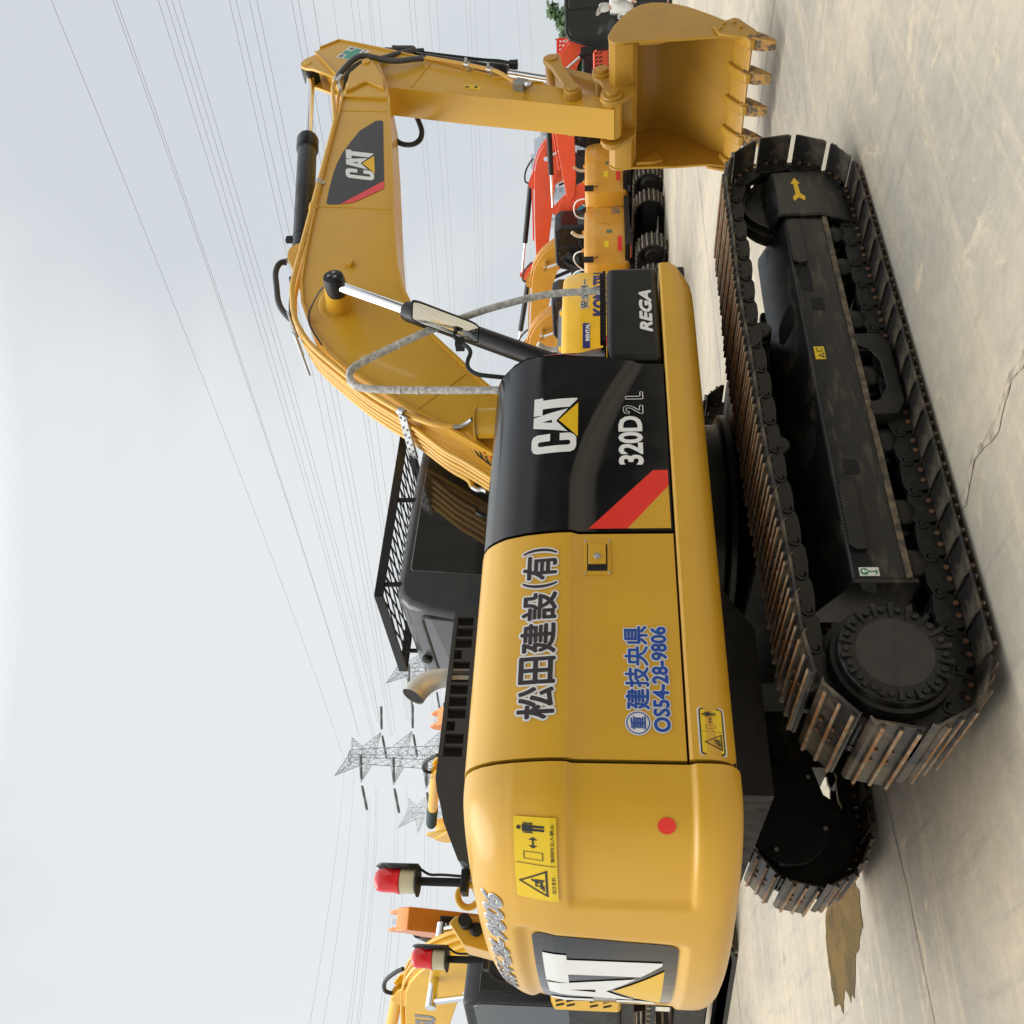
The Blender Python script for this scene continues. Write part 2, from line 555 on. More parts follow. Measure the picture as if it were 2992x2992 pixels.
# (company name) white-edged dark characters
def bold(vf, fit, r, n, base_off):
    """heavier strokes: the glyph laid down n times around a small circle, each sheet a hair above the last"""
    vs, fs = fit2d(vf, *fit)
    V3, F3 = [], []
    for k in range(n + 1):
        a = 2 * math.pi * k / n
        dx, dy = (r * math.cos(a), r * math.sin(a)) if k < n else (0, 0)
        o = len(V3)
        V3 += [(x + dx, y + dy, base_off + k * .00012) for x, y in vs]
        F3 += [tuple(i + o for i in f) for f in fs]
    return V3, F3
def decal3(name, vf, fm, m, parent):
    vs, fs = vf
    bm = bmesh.new()
    q = [bm.verts.new(fm(*p)) for p in vs]
    for f in fs:
        try:
            bm.faces.new([q[i] for i in f])
        except ValueError:
            pass
    me = bpy.data.meshes.new(name)
    bm.to_mesh(me)
    bm.free()
    me.materials.append(m)
    o = bpy.data.objects.new(name, me)
    COL.objects.link(o)
    o.parent = parent
    return o
def cjk(txt, u0, v0, u1, v1, fm, dark, parent, b=.0038, w=.0125, nb=8, nw=14):
    base = text2d(txt)
    decal3('lettering_outline', bold(base, (u0, v0, u1, v1), w, nw, .002), fm, WHT2, parent)
    decal3('lettering', bold(base, (u0, v0, u1, v1), b, nb, .005), fm, dark, parent)
fside = lambda a, b, o: (a, side_y(a, b) - o, b)
for ch, a, b in (('松', -1.965, -1.828), ('田', -1.808, -1.690), ('建', -1.668, -1.528), ('設', -1.508, -1.372)):
    cjk(ch, a, 1.795, b, 1.943, fside, DKBR, door)
cjk('(', -1.345, 1.795, -1.318, 1.948, fside, DKBR, door, .002, .010)
cjk('有', -1.302, 1.800, -1.180, 1.948, fside, DKBR, door)
cjk(')', -1.165, 1.800, -1.137, 1.952, fside, DKBR, door, .002, .010)
for i, ch in enumerate('建技央県'):
    a = -1.917 + i * .0975
    cjk(ch, a, 1.408, a + .088, 1.502, fside, BLUE, door, .0025, .008)
decal3('lettering', bold(text2d('REGA', .0, .28), (.290, 1.318, .622, 1.379), .005, 10, 0), lambda a, b, o: (a, -1.3445 - o, b), WHITE, tb)
cjk('OS54-28-9806', -2.012, 1.330, -1.541, 1.392, fside, BLUE, door, .003, .008)
decal('round_emblem', polys2d([disc(-1.976, 1.456, .053)]), lambda a, b: fside(a, b, .003), WHT2, door)
ring = []
for i in range(36):
    a, b = 2 * math.pi * i / 36, 2 * math.pi * (i + 1) / 36
    ring.append([(-1.976 + .0475 * math.cos(a), 1.456 + .0475 * math.sin(a)), (-1.976 + .0475 * math.cos(b), 1.456 + .0475 * math.sin(b)), (-1.976 + .043 * math.cos(b), 1.456 + .043 * math.sin(b)), (-1.976 + .043 * math.cos(a), 1.456 + .043 * math.sin(a))])
decal('round_emblem', polys2d(ring), lambda a, b: fside(a, b, .0055), BLUE, door)
decal3('round_emblem', bold(text2d('重'), (-2.003, 1.427, -1.949, 1.486), .0012, 6, .0055), fside, BLUE, door)
# door latch
mb = MB()
yb = -1.343
mb.prism(rrect(-1.276, 1.556, -1.089, 1.679, .008), yb - .006, yb + .01)
mb.build('latch_plate', YEL, door, bevel=.003)
mb = MB()
mb.prism(rrect(-1.256, 1.572, -1.112, 1.662, .004), yb - .0075, yb - .004)
mb.build('latch_recess_shade', DARK, door)  # dark plate laid on top for the shade of a recess
mb = MB()
mb.prism([(-1.222, 1.578), (-1.115, 1.578), (-1.115, 1.657), (-1.222, 1.657)], yb - .016, yb - .002)
mb.build('latch_paddle', YEL, door, bevel=.004)
mb = MB()
mb.cyl((-1.184, yb - .022, 1.617), (-1.184, yb - .01, 1.617), .016)
mb.cyl((-1.184, yb - .024, 1.617), (-1.184, yb - .01, 1.617), .008)
for q in ((-1.268, 1.564), (-1.097, 1.564), (-1.268, 1.671), (-1.097, 1.671)):
    mb.cyl((q[0], yb - .010, q[1]), (q[0], yb - .002, q[1]), .006, n=10)
mb.build('latch_lock', STEEL, door, bevel=.002)

# --- safety decals (shared art)
def warning_art(fm, parent, u0, v0, u1, v1, border, jp=False, cu=(), cv=()):
    W, H = u1 - u0, v1 - v0
    P = lambda x, y: (u0 + x * W, v0 + y * H)
    if border:
        decal('warning_label', polys2d([rrect(u0 - .012, v0 - .012, u1 + .012, v1 + .012, .015)]), lambda a, b: fm(a, b, .002), WHITE, parent, cu, cv)
        decal('warning_label', polys2d([rrect(u0 - .006, v0 - .006, u1 + .006, v1 + .006, .012)]), lambda a, b: fm(a, b, .004), BLKV, parent, cu, cv)
    decal('warning_label', polys2d([rrect(u0, v0, u1, v1, .006)]), lambda a, b: fm(a, b, .006), STKY, parent, cu, cv)
    pl = []
    q = lambda x0, y0, x1, y1: pl.append([P(x0, y0), P(x1, y0), P(x1, y1), P(x0, y1)])
    yb = .22 if jp else .04
    q(.49, .03, .497, .97)
    # triangle
    def tri(cx, y0, s, k):
        return [P(cx - s, y0), P(cx + s, y0), P(cx, y0 + k)]
    def ringtri(cx, y0, s, k, t, ty):
        A, B = tri(cx, y0, s, k), tri(cx, y0 + ty, s - t * 1.6, k - ty * 2.6)
        for i in range(3):
            pl.append([A[i], A[(i + 1) % 3], B[(i + 1) % 3], B[i]])
    ringtri(.25, yb + .02, .19, .70 if jp else .84, .022, .05)
    # man falling inside the triangle / machine
    q(.14, yb + .10, .22, yb + .14); q(.17, yb + .14, .28, yb + .2); q(.28, yb + .10, .30, yb + .32); q(.20, yb + .28, .30, yb + .32); q(.20, yb + .2, .215, yb + .32)
    pl.append([P(.24, yb + .22), P(.27, yb + .22), P(.30, yb + .4), P(.28, yb + .42)])
    # box outline, double arrow, man
    bx0, bx1, by0, by1 = .55, .64, .32, .78
    for a in ((bx0, by0, bx1, by0 + .02), (bx0, by1 - .02, bx1, by1), (bx0, by0, bx0 + .006, by1), (bx1 - .006, by0, bx1, by1)):
        q(*a)
    q(.70, .53, .78, .57)
    pl.append([P(.68, .55), P(.71, .44), P(.71, .66)])
    pl.append([P(.80, .55), P(.77, .66), P(.77, .44)])
    q(.855, .56, .925, .80)
    q(.862, .28, .885, .57); q(.895, .28, .918, .57); q(.838, .55, .85, .78); q(.93, .55, .942, .78)
    pl.append([P(.89 + .022 * math.cos(t) , .88 + .052 * math.sin(t)) for t in [2 * math.pi * i / 14 for i in range(14)]])
    decal('warning_symbols', polys2d(pl), lambda a, b: fm(a, b, .008), BLKV, parent, cu, cv)
    if jp:
        decal('warning_text', fit2d(text2d('はさまれ', .014), *P(.13, .05), *P(.36, .15)), lambda a, b: fm(a, b, .008), BLKV, parent, cu, cv)
        decal('warning_text', fit2d(text2d('旋回内立入禁止', .014), *P(.54, .06), *P(.94, .15)), lambda a, b: fm(a, b, .008), BLKV, parent, cu, cv)
rail = EXC.children[-1]
for o in EXC.children:
    if o.name.startswith('frame_rail'):
        rail = o
def on_rail(a, b, o):
    return (a, -1.36 + (max(0, 1.18 - b) ** 2) * 6 - o * .5, b)
warning_art(on_rail, rail, -2.102, 1.128, -1.922, 1.212, True)

# --- counterweight
AR = 2.755
def plan_curve():
    th = [R(-158 - i * 2) for i in range(0, 12)] + [R(-180 - 2 * i) for i in range(1, 12)]
    arc = [V((AR * math.cos(t), AR * math.sin(t))) for t in th]
    a0 = arc[0]
    tan = V((-math.sin(th[0]), math.cos(th[0])))
    if tan.x > 0:
        tan = -tan
    # control point where the tangent meets the side plane
    k = (-1.36 - a0.y) / tan.y
    c = a0 + tan * k
    st = V((-2.145, -1.36))
    s1 = V((min(-2.19, 2 * c.x - a0.x * 1.0), -1.36)) if False else V((-2.20, -1.36))
    bez = [s1 * (1 - t) ** 2 + c * 2 * t * (1 - t) + a0 * t * t for t in frange(0, 1, 14)]
    pts = [st, V((-2.175, -1.36))] + bez + arc[1:]
    mir = [V((p.x, -p.y)) for p in pts[::-1]]
    # arc already runs past the centre line: keep the near half and mirror it
    near = [p for p in pts if p.y < -.001]
    return near + [V((-AR, 0))] + [V((p.x, -p.y)) for p in near[::-1]]
PC = plan_curve()
SA = [0.0]
for a, b in zip(PC, PC[1:]):
    SA.append(SA[-1] + (b - a).length)
def pc(s):
    s = max(0.0, min(SA[-1] - 1e-6, s))
    for i in range(len(SA) - 1):
        if s <= SA[i + 1]:
            t = (s - SA[i]) / (SA[i + 1] - SA[i])
            p = PC[i].lerp(PC[i + 1], t)
            ta = (PC[max(0, i)] - PC[min(len(PC) - 1, i + 1)])
            t0 = (PC[i + 1] - PC[max(0, i - 1)]).normalized() if i > 0 else (PC[1] - PC[0]).normalized()
            t1 = (PC[min(len(PC) - 1, i + 2)] - PC[i]).normalized()
            d = t0.lerp(t1, t).normalized()
            return p, V((d.y, -d.x)) if V((d.y, -d.x)).dot(p) < 0 else V((-d.y, d.x))
def s_of_y(y):
    best = min(range(len(PC)), key=lambda i: abs(PC[i].y - y) + (0 if i < len(PC) * .75 else 9))
    # refine
    lo, hi = SA[max(0, best - 1)], SA[min(len(SA) - 1, best + 1)]
    for _ in range(30):
        m = (lo + hi) / 2
        if pc(m)[0].y < y:
            lo = m
        else:
            hi = m
    return (lo + hi) / 2
CWP = [(1.055, .16), (1.06, .11), (1.07, .07), (1.085, .04), (1.105, .018), (1.14, .004), (1.18, 0), (1.80, 0), (1.86, .009), (1.95, .027), (2.02, .05), (2.08, .082), (2.12, .118), (2.148, .16), (2.165, .21), (2.175, .28), (2.18, .42)]
def sstep(a, b, x):
    t = max(0.0, min(1.0, (x - a) / (b - a)))
    return t * t * (3 - 2 * t)
S_REC = s_of_y(-.965)
S_MID = SA[-1] / 2
def cw_recess(s, z):
    # shallow panel on the side, ending at the corner
    a = (1 - sstep(S_REC - .035, S_REC + .03, s)) * sstep(1.235, 1.262, z) * (1 - sstep(1.715, 1.745, z)) * .017
    s2 = SA[-1] - s
    a += (1 - sstep(S_REC - .035, S_REC + .03, s2)) * sstep(1.235, 1.262, z) * (1 - sstep(1.715, 1.745, z)) * .017
    # badge recess at the back
    hw = .70 + (z - 1.6) * .10
    d = abs(s - S_MID)
    a += (1 - sstep(hw - .005, hw + .055, d)) * sstep(1.245, 1.292, z) * (1 - sstep(1.925, 1.985, z)) * .03
    return a
def cw_pt(s, z, off=0.0):
    p, n = pc(s)
    d = interp(CWP, z) + cw_recess(s, z) - off
    q = p + n * d
    if q.x > -2.142:
        q.x = min(q.x, -2.142)
    return (q.x, q.y, z)
mb = MB()
ss = sorted(set([round(s, 4) for s in frange(0, SA[-1], 150)] + [round(v, 4) for c in (S_REC, SA[-1] - S_REC) for v in (c - .035, c - .02, c, c + .015, c + .03)]))
zs = [1.055, 1.06, 1.07, 1.085, 1.105, 1.14, 1.18, 1.215, 1.235, 1.242, 1.249, 1.256, 1.264, 1.272, 1.280, 1.288, 1.296, 1.35, 1.45, 1.55, 1.65, 1.712, 1.72, 1.727, 1.734, 1.741, 1.748, 1.80, 1.86, 1.91, 1.925, 1.937, 1.95, 1.962, 1.975, 1.99, 2.02, 2.05, 2.08, 2.10, 2.12, 2.135, 2.148, 2.158, 2.165, 2.175, 2.18]
mb.grid([[cw_pt(s, z) for s in ss] for z in zs])
# lid and the front wall
topr = [cw_pt(s, 2.18) for s in ss]
mb.grid([topr, [(-2.142, p[1], 2.185) for p in topr]])
botr = [cw_pt(s, 1.055) for s in ss]
mb.grid([botr, [(-2.142, p[1], 1.055) for p in botr]])
bmesh.ops.remove_doubles(mb.bm, verts=mb.bm.verts[:], dist=0.0004)
cwt = mb.build('counterweight', YEL, EXC, ang=60)
mb = MB()
mb.box((-2.155, -1.30, 1.08), (-2.12, 1.30, 1.9))
mb.box((-2.155, -1.12, 1.9), (-2.12, 1.12, 2.12))
mb.build('seam_gap', DARK, EXC)
# badge plate, wraps the back
def on_cw(a, b, o):
    return cw_pt(S_MID + a, b, o)
def panel_poly():
    p = []
    for y, z in rrect(-.70, 1.293, .70, 1.905, .05):
        k = (.70 + (z - 1.6) * .10 - .012) / .70
        p.append((y * k, z))
    return p
decal('badge_plate', polys2d([panel_poly()]), lambda a, b: on_cw(a, b, .004), BLK, cwt, cu=frange(-.7, .7, 40), cv=frange(1.3, 1.9, 14))
bp = cwt.children[0]
g = lambda pl: [(-.545 + (1 - p[0]) * 0 + p[0] * 1.09, 1.345 + p[1] * .53) for p in pl]
fmb = lambda a, b: on_cw(-a, b, .008)
decal('lettering', polys2d([g(p) for p in (LOGO_C, LOGO_A1, LOGO_A2, LOGO_T)]), fmb, WHITE, bp, cu=frange(-.6, .6, 40), cv=frange(1.3, 1.9, 14))
decal('triangle_mark', polys2d([g(LOGO_TRI)]), fmb, YELV, bp, cu=frange(-.6, .6, 40), cv=frange(1.3, 1.9, 14))
# warning decal and red dot on the corner
sl_, sr_ = s_of_y(-.99), s_of_y(-1.315)
Z0, Z1 = 1.775, 1.942
warning_art(lambda a, b, o: cw_pt(a, b, o), cwt, sl_, Z0, sr_, Z1, False, True, cu=frange(sr_, sl_, 14), cv=[1.8, 1.84, 1.88, 1.92]) if sl_ < sr_ else warning_art(lambda a, b, o: cw_pt(sl_ + sr_ - a, b, o), cwt, sr_, Z0, sl_, Z1, False, True, cu=frange(sr_, sl_, 14), cv=[1.8, 1.84, 1.88, 1.92])
sd = s_of_y(-1.30)
decal('red_dot', polys2d([disc(sd, 1.358, .034)]), lambda a, b: cw_pt(a, b, .003), REDV, cwt, cu=frange(sd - .05, sd + .05, 5))
# phone number along the upper edge
t0, t1 = s_of_y(-.93), S_MID + .12
FGV = mat('faded_grey_vinyl', (.27, .275, .30), .45)
sm_ = t0 + t1
cjk('OS54-28-9806', min(t0, t1), 2.02, max(t0, t1), 2.10, lambda a, b, o: cw_pt(sm_ - a, b, o + .002), FGV, cwt, .0025, .008)
# ================================================================ undercarriage
FC, FR = V((1.62, .43)), .42
RC, RR = V((-1.65, .41)), .39
def loop_pts(inset):
    """closed outline of the chain, seen from the right side (x, z), running over the top towards the rear"""
    p = []
    fr, rr = FR - inset, RR - inset
    for i in range(25):
        a = R(-90 + 180 * i / 24)
        p.append(V((FC.x + fr * math.cos(a), FC.y + fr * math.sin(a))))
    for i in range(1, 20):
        t = i / 20
        x = FC.x + (RC.x - FC.x) * t
        z = (FC.y + fr) * (1 - t) + (RC.y + rr) * t + .030 * math.sin(math.pi * min(1, t * 1.08)) + .004 * math.cos(t * 19)
        p.append(V((x, z)))
    for i in range(25):
        a = R(90 + 180 * i / 24)
        p.append(V((RC.x + rr * math.cos(a), RC.y + rr * math.sin(a))))
    for i in range(1, 16):
        t = i / 16
        p.append(V((RC.x + (FC.x - RC.x) * t, (RC.y - rr) * (1 - t) + (FC.y - fr) * t)))
    return p
def along(p, n, phase):
    q = p + [p[0]]
    L = [0]
    for a, b in zip(q, q[1:]):
        L.append(L[-1] + (b - a).length)
    T = L[-1]
    res = []
    for k in range(n):
        s = ((k + phase) / n % 1) * T
        for i in range(len(q) - 1):
            if s <= L[i + 1]:
                t = (s - L[i]) / (L[i + 1] - L[i])
                res.append((q[i].lerp(q[i + 1], t), s))
                break
    return res, T
NS = 45
PL = loop_pts(.112)
def make_shoe(detail=True):
    mb = MB()
    w = .30
    # plate with overlapping curled lip: profile (t along the chain, n outward)
    prof = [(-.094, .070), (-.090, .078), (.080, .078), (.092, .074), (.101, .064), (.105, .066), (.097, .080), (.086, .089), (-.092, .090), (-.097, .083)]
    for y0, y1 in ((-w, w),):
        c = []
        for t, n in prof:
            c.append((t, n))
        mb.prism(c, y0, y1, 'y')
    # chamfer the ends of the plate
    mb.mi = 0
    for t in (-.078, -.012, .056):
        h = .112 if t != -.012 else .108
        a, b = -w + .012, w - .012
        lo = [(t - .012, .089), (t + .012, .089), (t + .0075, h - .006), (t - .0075, h - .006)]
        mb.prism(lo, a, b)
        mb.mi = 1
        mb.prism([(t - .0075, h - .006), (t + .0075, h - .006), (t + .006, h), (t - .006, h)], a, b)
        mb.mi = 0
    # two link plates, pin bosses and bolts
    mb.mi = 2
    for sg in (-1, 1):
        y = sg * .105
        mb.prism([(-.098, .005), (-.085, -.028), (-.02, -.036), (.05, -.036), (.092, -.022), (.10, .005), (.09, .035), (.075, .078), (-.075, .078), (-.09, .04)], y - .02, y + .02)
        mb.cyl((.095, y - .027, .005), (.095, y + .027, .005), .030, n=14)
        mb.cyl((.095, y - .030, .005), (.095, y + .030, .005), .014, n=10)
    mb.cyl((-.09, -.09, .005), (-.09, .09, .005), .028, n=12)
    for sg in (-1, 1):
        for t in (-.045, .018):
            mb.mi = 4
            mb.prism([(t + .024 * math.cos(a), .045 + .021 * math.sin(a)) for a in [2 * math.pi * i / 12 for i in range(12)]], sg * .124, sg * .1262)  # dark oval painted for the shade in a link pocket
            mb.mi = 3
            mb.cyl((t + .008, sg * .122, .060), (t + .008, sg * .132, .060), .013, n=6)
            mb.cyl((t + .018, sg * .05, .09), (t + .018, sg * .05, .098), .012, n=6)
    return mb
shoe_me = None
def place_shoes(parent, yc, phase):
    global shoe_me
    pts, T = along(PL, NS, phase)
    ring = [p for p, s in pts]
    for k in range(NS):
        a, b = ring[k], ring[(k + 1) % NS]
        c = (a + b) / 2
        t = (b - a).normalized()
        n = V((t.y, -t.x))                                   # outward for this direction of travel
        if shoe_me is None:
            o = make_shoe().build('track_shoe', [SHOE, RUST, UND, BOLT, DARK], parent, bevel=.003, seg=1)
            shoe_me = o.data
            SHOE_SRC.append(o)
        else:
            o = SHOE_SRC[0].copy()
            COL.objects.link(o)
            o.parent = parent
        X, Z = V((-t.x, 0, -t.y)), V((n.x, 0, n.y))
        Y = Z.cross(X)
        o.matrix_local = Matrix(((X.x, Y.x, Z.x, c.x), (X.y, Y.y, Z.y, yc), (X.z, Y.z, Z.z, c.y), (0, 0, 0, 1)))
SHOE_SRC = []
TYC = 1.1
for side, nm in ((-1, 'near'), (1, 'far')):
    y = side * TYC
    mb = MB()
    for k in range(0, 10):                                     # rail of pins hidden inside the links
        pass
    pts, T = along(PL, NS, .35)
    for p, s in pts:
        mb.cyl((p.x, y - .132, p.y), (p.x, y + .132, p.y), .017, n=8)
    tr = mb.build('track', UND, EXC)
    place_shoes(tr, y, .35)

def track_frame(side):
    y = lambda v: side * v                                     # v > 0 is outboard distance from the middle
    def pr(mb, pts, a, b):
        return mb.prism(pts, side * a, side * b)
    mb = MB()
    rings = []
    for x, dz in ((-1.24, 0), (-1.0, 0), (0, 0), (1.0, 0), (1.30, -.004), (1.36, -.012)):
        rings.append([(x, y(1.25), .242), (x, y(1.25), .482 + dz), (x, y(1.246), .492 + dz), (x, y(.955), .612 + dz), (x, y(.93), .612 + dz), (x, y(.93), .30), (x, y(.97), .242)])
    mb.ringloft(rings)
    fr = mb.build('track_frame', UNDD, EXC, bevel=.012, seg=2)
    mb = MB()
    mb.prism([(1.252, .208), (1.252, .49), (.97, .625), (.90, .625), (.90, .208)], -1.262, -1.238, 'x') if side > 0 else mb.prism([(-1.252, .208), (-1.252, .49), (-.97, .625), (-.90, .625), (-.90, .208)], -1.262, -1.238, 'x')
    mb.build('end_plate', UNDD, fr, bevel=.004)
    if side < 0:
        mb = MB()
        mb.box((-1.24, -1.262, .236), (1.36, -1.249, .262))
        mb.build('weld_strip', mat('worn_weld_edge', (.20, .15, .09), .6, var=.9, var_scale=16, var_col=(.03, .028, .025), stretch=(1, 1, 1), lo=.4, hi=.6), fr)
        for q in ((.52, .355, .625, .425), (-.65, .362, -.555, .432)):
            mb = MB()
            mb.prism(rrect(q[0], q[1], q[2], q[3], .014), -1.2515, -1.20)
            mb.build('frame_hole_shade', DARK, fr)  # black patch standing proud, painted for the shade in a hole
        for xc in (.62, -.30):                                  # dark sheets painting the shade of oval holes in the deck
            pl = []
            for u, v in rrect(-.085, .055, .085, .205, .06):
                yy = -1.246 + v
                pl.append((xc + u - v * .5, yy, .492 + v * .412 + .0025))
            mb = MB()
            mb.f([mb.v(p) for p in pl])
            mb.build('deck_hole_shade', DARK, fr)
        # welded saw-tooth steps
        for x0, x1 in ((.90, 1.30), (-1.10, -.70)):
            mb = MB()
            pts = [(x0, .405), (x1, .405), (x1, .47)]
            nt_ = 16
            for i in range(nt_):
                xx = x1 - .03 - (x1 - x0 - .06) * i / nt_
                pts += [(xx, .478), (xx - .008, .495)]
            pts += [(x0 + .02, .478), (x0, .455)]
            mb.prism(pts, -1.283, -1.273)
            mb.box((x0, -1.274, .41), (x0 + .02, -1.248, .45))
            mb.box((x1 - .02, -1.274, .41), (x1, -1.248, .46))
            mb.build('frame_step', UND, fr, bevel=.002, seg=1)
            mb = MB()
            mb.prism([(x0 - .22, .40), (x0 - .12, .395), (x0, .40), (x0, .47), (x0 - .08, .475), (x0 - .2, .46)], -1.2515, -1.249)
            mb.build('frame_slot_shade', DARK, fr)  # thin dark patch for the shade in a slot
        # chain guide
        mb = MB()
        pts = [(.30, .24), (.30, .12), (.22, .075), (-.20, .075), (-.28, .12), (-.28, .24), (-.20, .24), (-.18, .19), (-.10, .145), (.10, .145), (.19, .19), (.22, .24)]
        mb.prism(pts, -1.275, -1.255)
        for x in (.29, .20, -.18, -.27):
            mb.box((x - .008, -1.255, .10), (x + .008, -1.08, .24))
        mb.build('chain_guide', UND, fr, bevel=.004)
        # idler cover with arrow
        mb = MB()
        A, B, C = -1.27, -1.245, -1.05
        rows = []
        for x, za, zb, zc_ in ((1.35, .515, .262, .095), (1.70, .515, .262, .10)):
            pass
        mb.ringloft([[(1.36, C, .60), (1.36, A + .01, .518), (1.36, A, .505), (1.36, A, .262), (1.31, A + .02, .09), (1.31, A + .05, .09), (1.36, A + .03, .27), (1.36, A + .03, .49), (1.36, C, .575)],
                     [(1.80, C, .60), (1.80, A + .01, .518), (1.80, A, .505), (1.80, A, .235), (1.60, A + .02, .10), (1.60, A + .05, .10), (1.80, A + .03, .245), (1.80, A + .03, .49), (1.80, C, .575)]])
        cov = mb.build('idler_cover', UNDD, EXC, bevel=.01)
        ar = [(1.73, .381), (1.665, .352), (1.668, .368), (1.565, .362), (1.53, .335), (1.49, .345), (1.525, .377), (1.49, .408), (1.53, .412), (1.563, .392), (1.667, .393), (1.665, .410)]
        decal('arrow_mark', polys2d([ar]), lambda u, v: (u, -1.2725, v), YELV, cov)
        # small labels on the frame
        ff = lambda a, b, o: (a, -1.2505 - o, b)
        decal('warning_label', polys2d([rrect(.135, .408, .232, .462, .004)]), lambda a, b: ff(a, b, .002), STKY, fr)
        T3 = [[(.143, .415), (.183, .415), (.163, .447)]]
        decal('warning_symbols', polys2d(T3 + [rrect(.192, .420, .222, .45, .003)]), lambda a, b: ff(a, b, .004), BLKV, fr)
        decal('warning_symbols', polys2d([[(.153, .420), (.173, .420), (.163, .436)], rrect(.195, .423, .206, .447, .001), rrect(.208, .423, .219, .447, .001)]), lambda a, b: ff(a, b, .006), STKY, fr)
        decal('lifting_label', polys2d([rrect(-1.226, .372, -1.180, .458, .002)]), lambda a, b: ff(a, b, .002), WHITE, fr)
        decal('lifting_symbol', polys2d([disc(-1.203, .436, .018, 18), rrect(-1.206, .385, -1.200, .42, .001), [(-1.222, .392), (-1.218, .392), (-1.214, .381), (-1.203, .378), (-1.194, .384), (-1.194, .390), (-1.203, .384), (-1.211, .386)]]), lambda a, b: ff(a, b, .004), GRN2, fr)
        decal('lifting_arrow', polys2d([[(-1.203, .450), (-1.216, .437), (-1.208, .437), (-1.208, .424), (-1.198, .424), (-1.198, .437), (-1.190, .437)]]), lambda a, b: ff(a, b, .006), WHITE, fr)
    # rollers
    for x in (1.23, .93, .48, .05, -.40, -.845, -1.13):
        mb = MB()
        pr_ = [(0, .035), (.02, .072), (.05, .074), (.075, .074), (.08, .10), (.10, .10), (.105, .088), (.20, .088), (.205, .10), (.225, .10), (.23, .06), (.30, .06)]
        mb.lathe(pr_, (x, y(1.235), .195), (0, -side, 0), 20)
        mb.build('track_roller', UND, EXC, bevel=.004, seg=1)
    for x in (.53, -.335):
        mb = MB()
        mb.lathe([(0, .025), (.002, .052), (.01, .060), (.05, .063), (.055, .058), (.06, .064), (.09, .064), (.095, .045), (.24, .045)], (x, y(1.12), .688), (0, -side, 0), 24)
        mb.lathe([(-.003, .03), (0, .03)], (x, y(1.12), .688), (0, -side, 0), 24)
        mb.build('carrier_roller', UND, EXC)
    # idler wheel
    mb = MB()
    mb.lathe([(0, .05), (.0, .12), (.05, .14), (.055, .235), (.03, .25), (.03, .268), (.065, .272), (.07, .30), (.13, .30), (.135, .272), (.17, .268), (.17, .25), (.15, .14), (.2, .05)], (FC.x, y(1.19), FC.y), (0, -side, 0), 40)
    mb.build('idler_wheel', UND, EXC, ang=50)
    # sprocket and final drive
    mb = MB()
    sp = []
    for i in range(21):
        for j, rr_ in ((-.30, .265), (-.12, .31), (.12, .31), (.30, .265)):
            a = 2 * math.pi * (i + j) / 21
            sp.append((RC.x + rr_ * math.cos(a), RC.y + rr_ * math.sin(a)))
    mb.prism(sp, y(1.07), y(1.13))
    mb.build('sprocket', UND, EXC, bevel=.006)
    mb = MB()
    mb.lathe([(0, .19), (.0, .205), (.012, .222), (.05, .228), (.055, .245), (.15, .25), (.16, .28), (.18, .285), (.4, .28)], (RC.x - .005, y(1.35), RC.y), (0, -side, 0), 48)
    fd = mb.build('final_drive', UND, EXC, ang=40)
    if side < 0:
        HUBM = mat('hub_cap_paint', (.026, .025, .023), .45, var=.4, var_scale=9, var_col=(.05, .045, .038), bump=.25, bump_scale=140)
        mb = MB()
        mb.lathe([(0, .0), (0, .155), (.004, .158), (.03, .16)], (RC.x - .005, -1.3515, RC.y), (0, 1, 0), 40, caps=False)
        mb.box((RC.x - .15, -1.353, RC.y - .003), (RC.x + .15, -1.3505, RC.y + .003), Matrix.Rotation(R(8), 3, 'Y'))
        mb.build('hub_cap', HUBM, fd)
        mb = MB()
        for i in range(18):
            a = 2 * math.pi * (i + .3) / 18
            c = V((RC.x - .005 + .196 * math.cos(a), -1.352, RC.y + .196 * math.sin(a)))
            mb.cyl(c + V((0, -.014, 0)), c, .0145, n=6)
        mb.build('hub_bolts', UND, fd, bevel=.002, seg=1)
        mb = MB()
        for i in range(18):
            a = 2 * math.pi * (i + .8) / 18
            r0, r1 = .165, .222
            u, w = V((math.cos(a), 0, math.sin(a))), V((-math.sin(a), 0, math.cos(a)))
            o = V((RC.x - .005, -1.352, RC.y))
            q = [o + u * r0 - w * .004, o + u * r1 - w * .011, o + u * r1 + w * .011, o + u * r0 + w * .004]
            qa = [mb.v(p + V((0, -.003, 0))) for p in q[:1] + q[3:]] 
            A = [mb.v(p) for p in q]
            B = [mb.v(q[0] + V((0, -.002, 0))), mb.v(q[1] + V((0, -.022, 0))), mb.v(q[2] + V((0, -.022, 0))), mb.v(q[3] + V((0, -.002, 0)))]
            mb.f(B)
            for i2 in range(4):
                mb.f([A[i2], A[(i2 + 1) % 4], B[(i2 + 1) % 4], B[i2]])
        bmesh.ops.delete(mb.bm, geom=[v for v in mb.bm.verts if not v.link_faces], context='VERTS')
        mb.build('hub_ribs', UND, fd)
    else:
        # travel motor cover on the inner side of the far track
        mb = MB()
        pts = [(-1.27, .33), (-1.27, .70)] + [(-1.58 + .30 * math.cos(R(a)), .52 + .26 * math.sin(R(a))) for a in range(70, 291, 12)]
        mb.prism(pts, .85, .90)
        tm = mb.build('motor_cover', BLKS, EXC, bevel=.008)
        mb = MB()
        for q in ((-1.345, .645), (-1.345, .36), (-1.66, .30), (-1.79, .60)):
            mb.cyl((q[0], .84, q[1]), (q[0], .852, q[1]), .014, n=6)
        mb.build('cover_bolts', STEEL, tm)
    return fr
track_frame(-1)
track_frame(1)
mb = MB()
mb.box((-.75, -.85, .50), (.75, .85, .80))
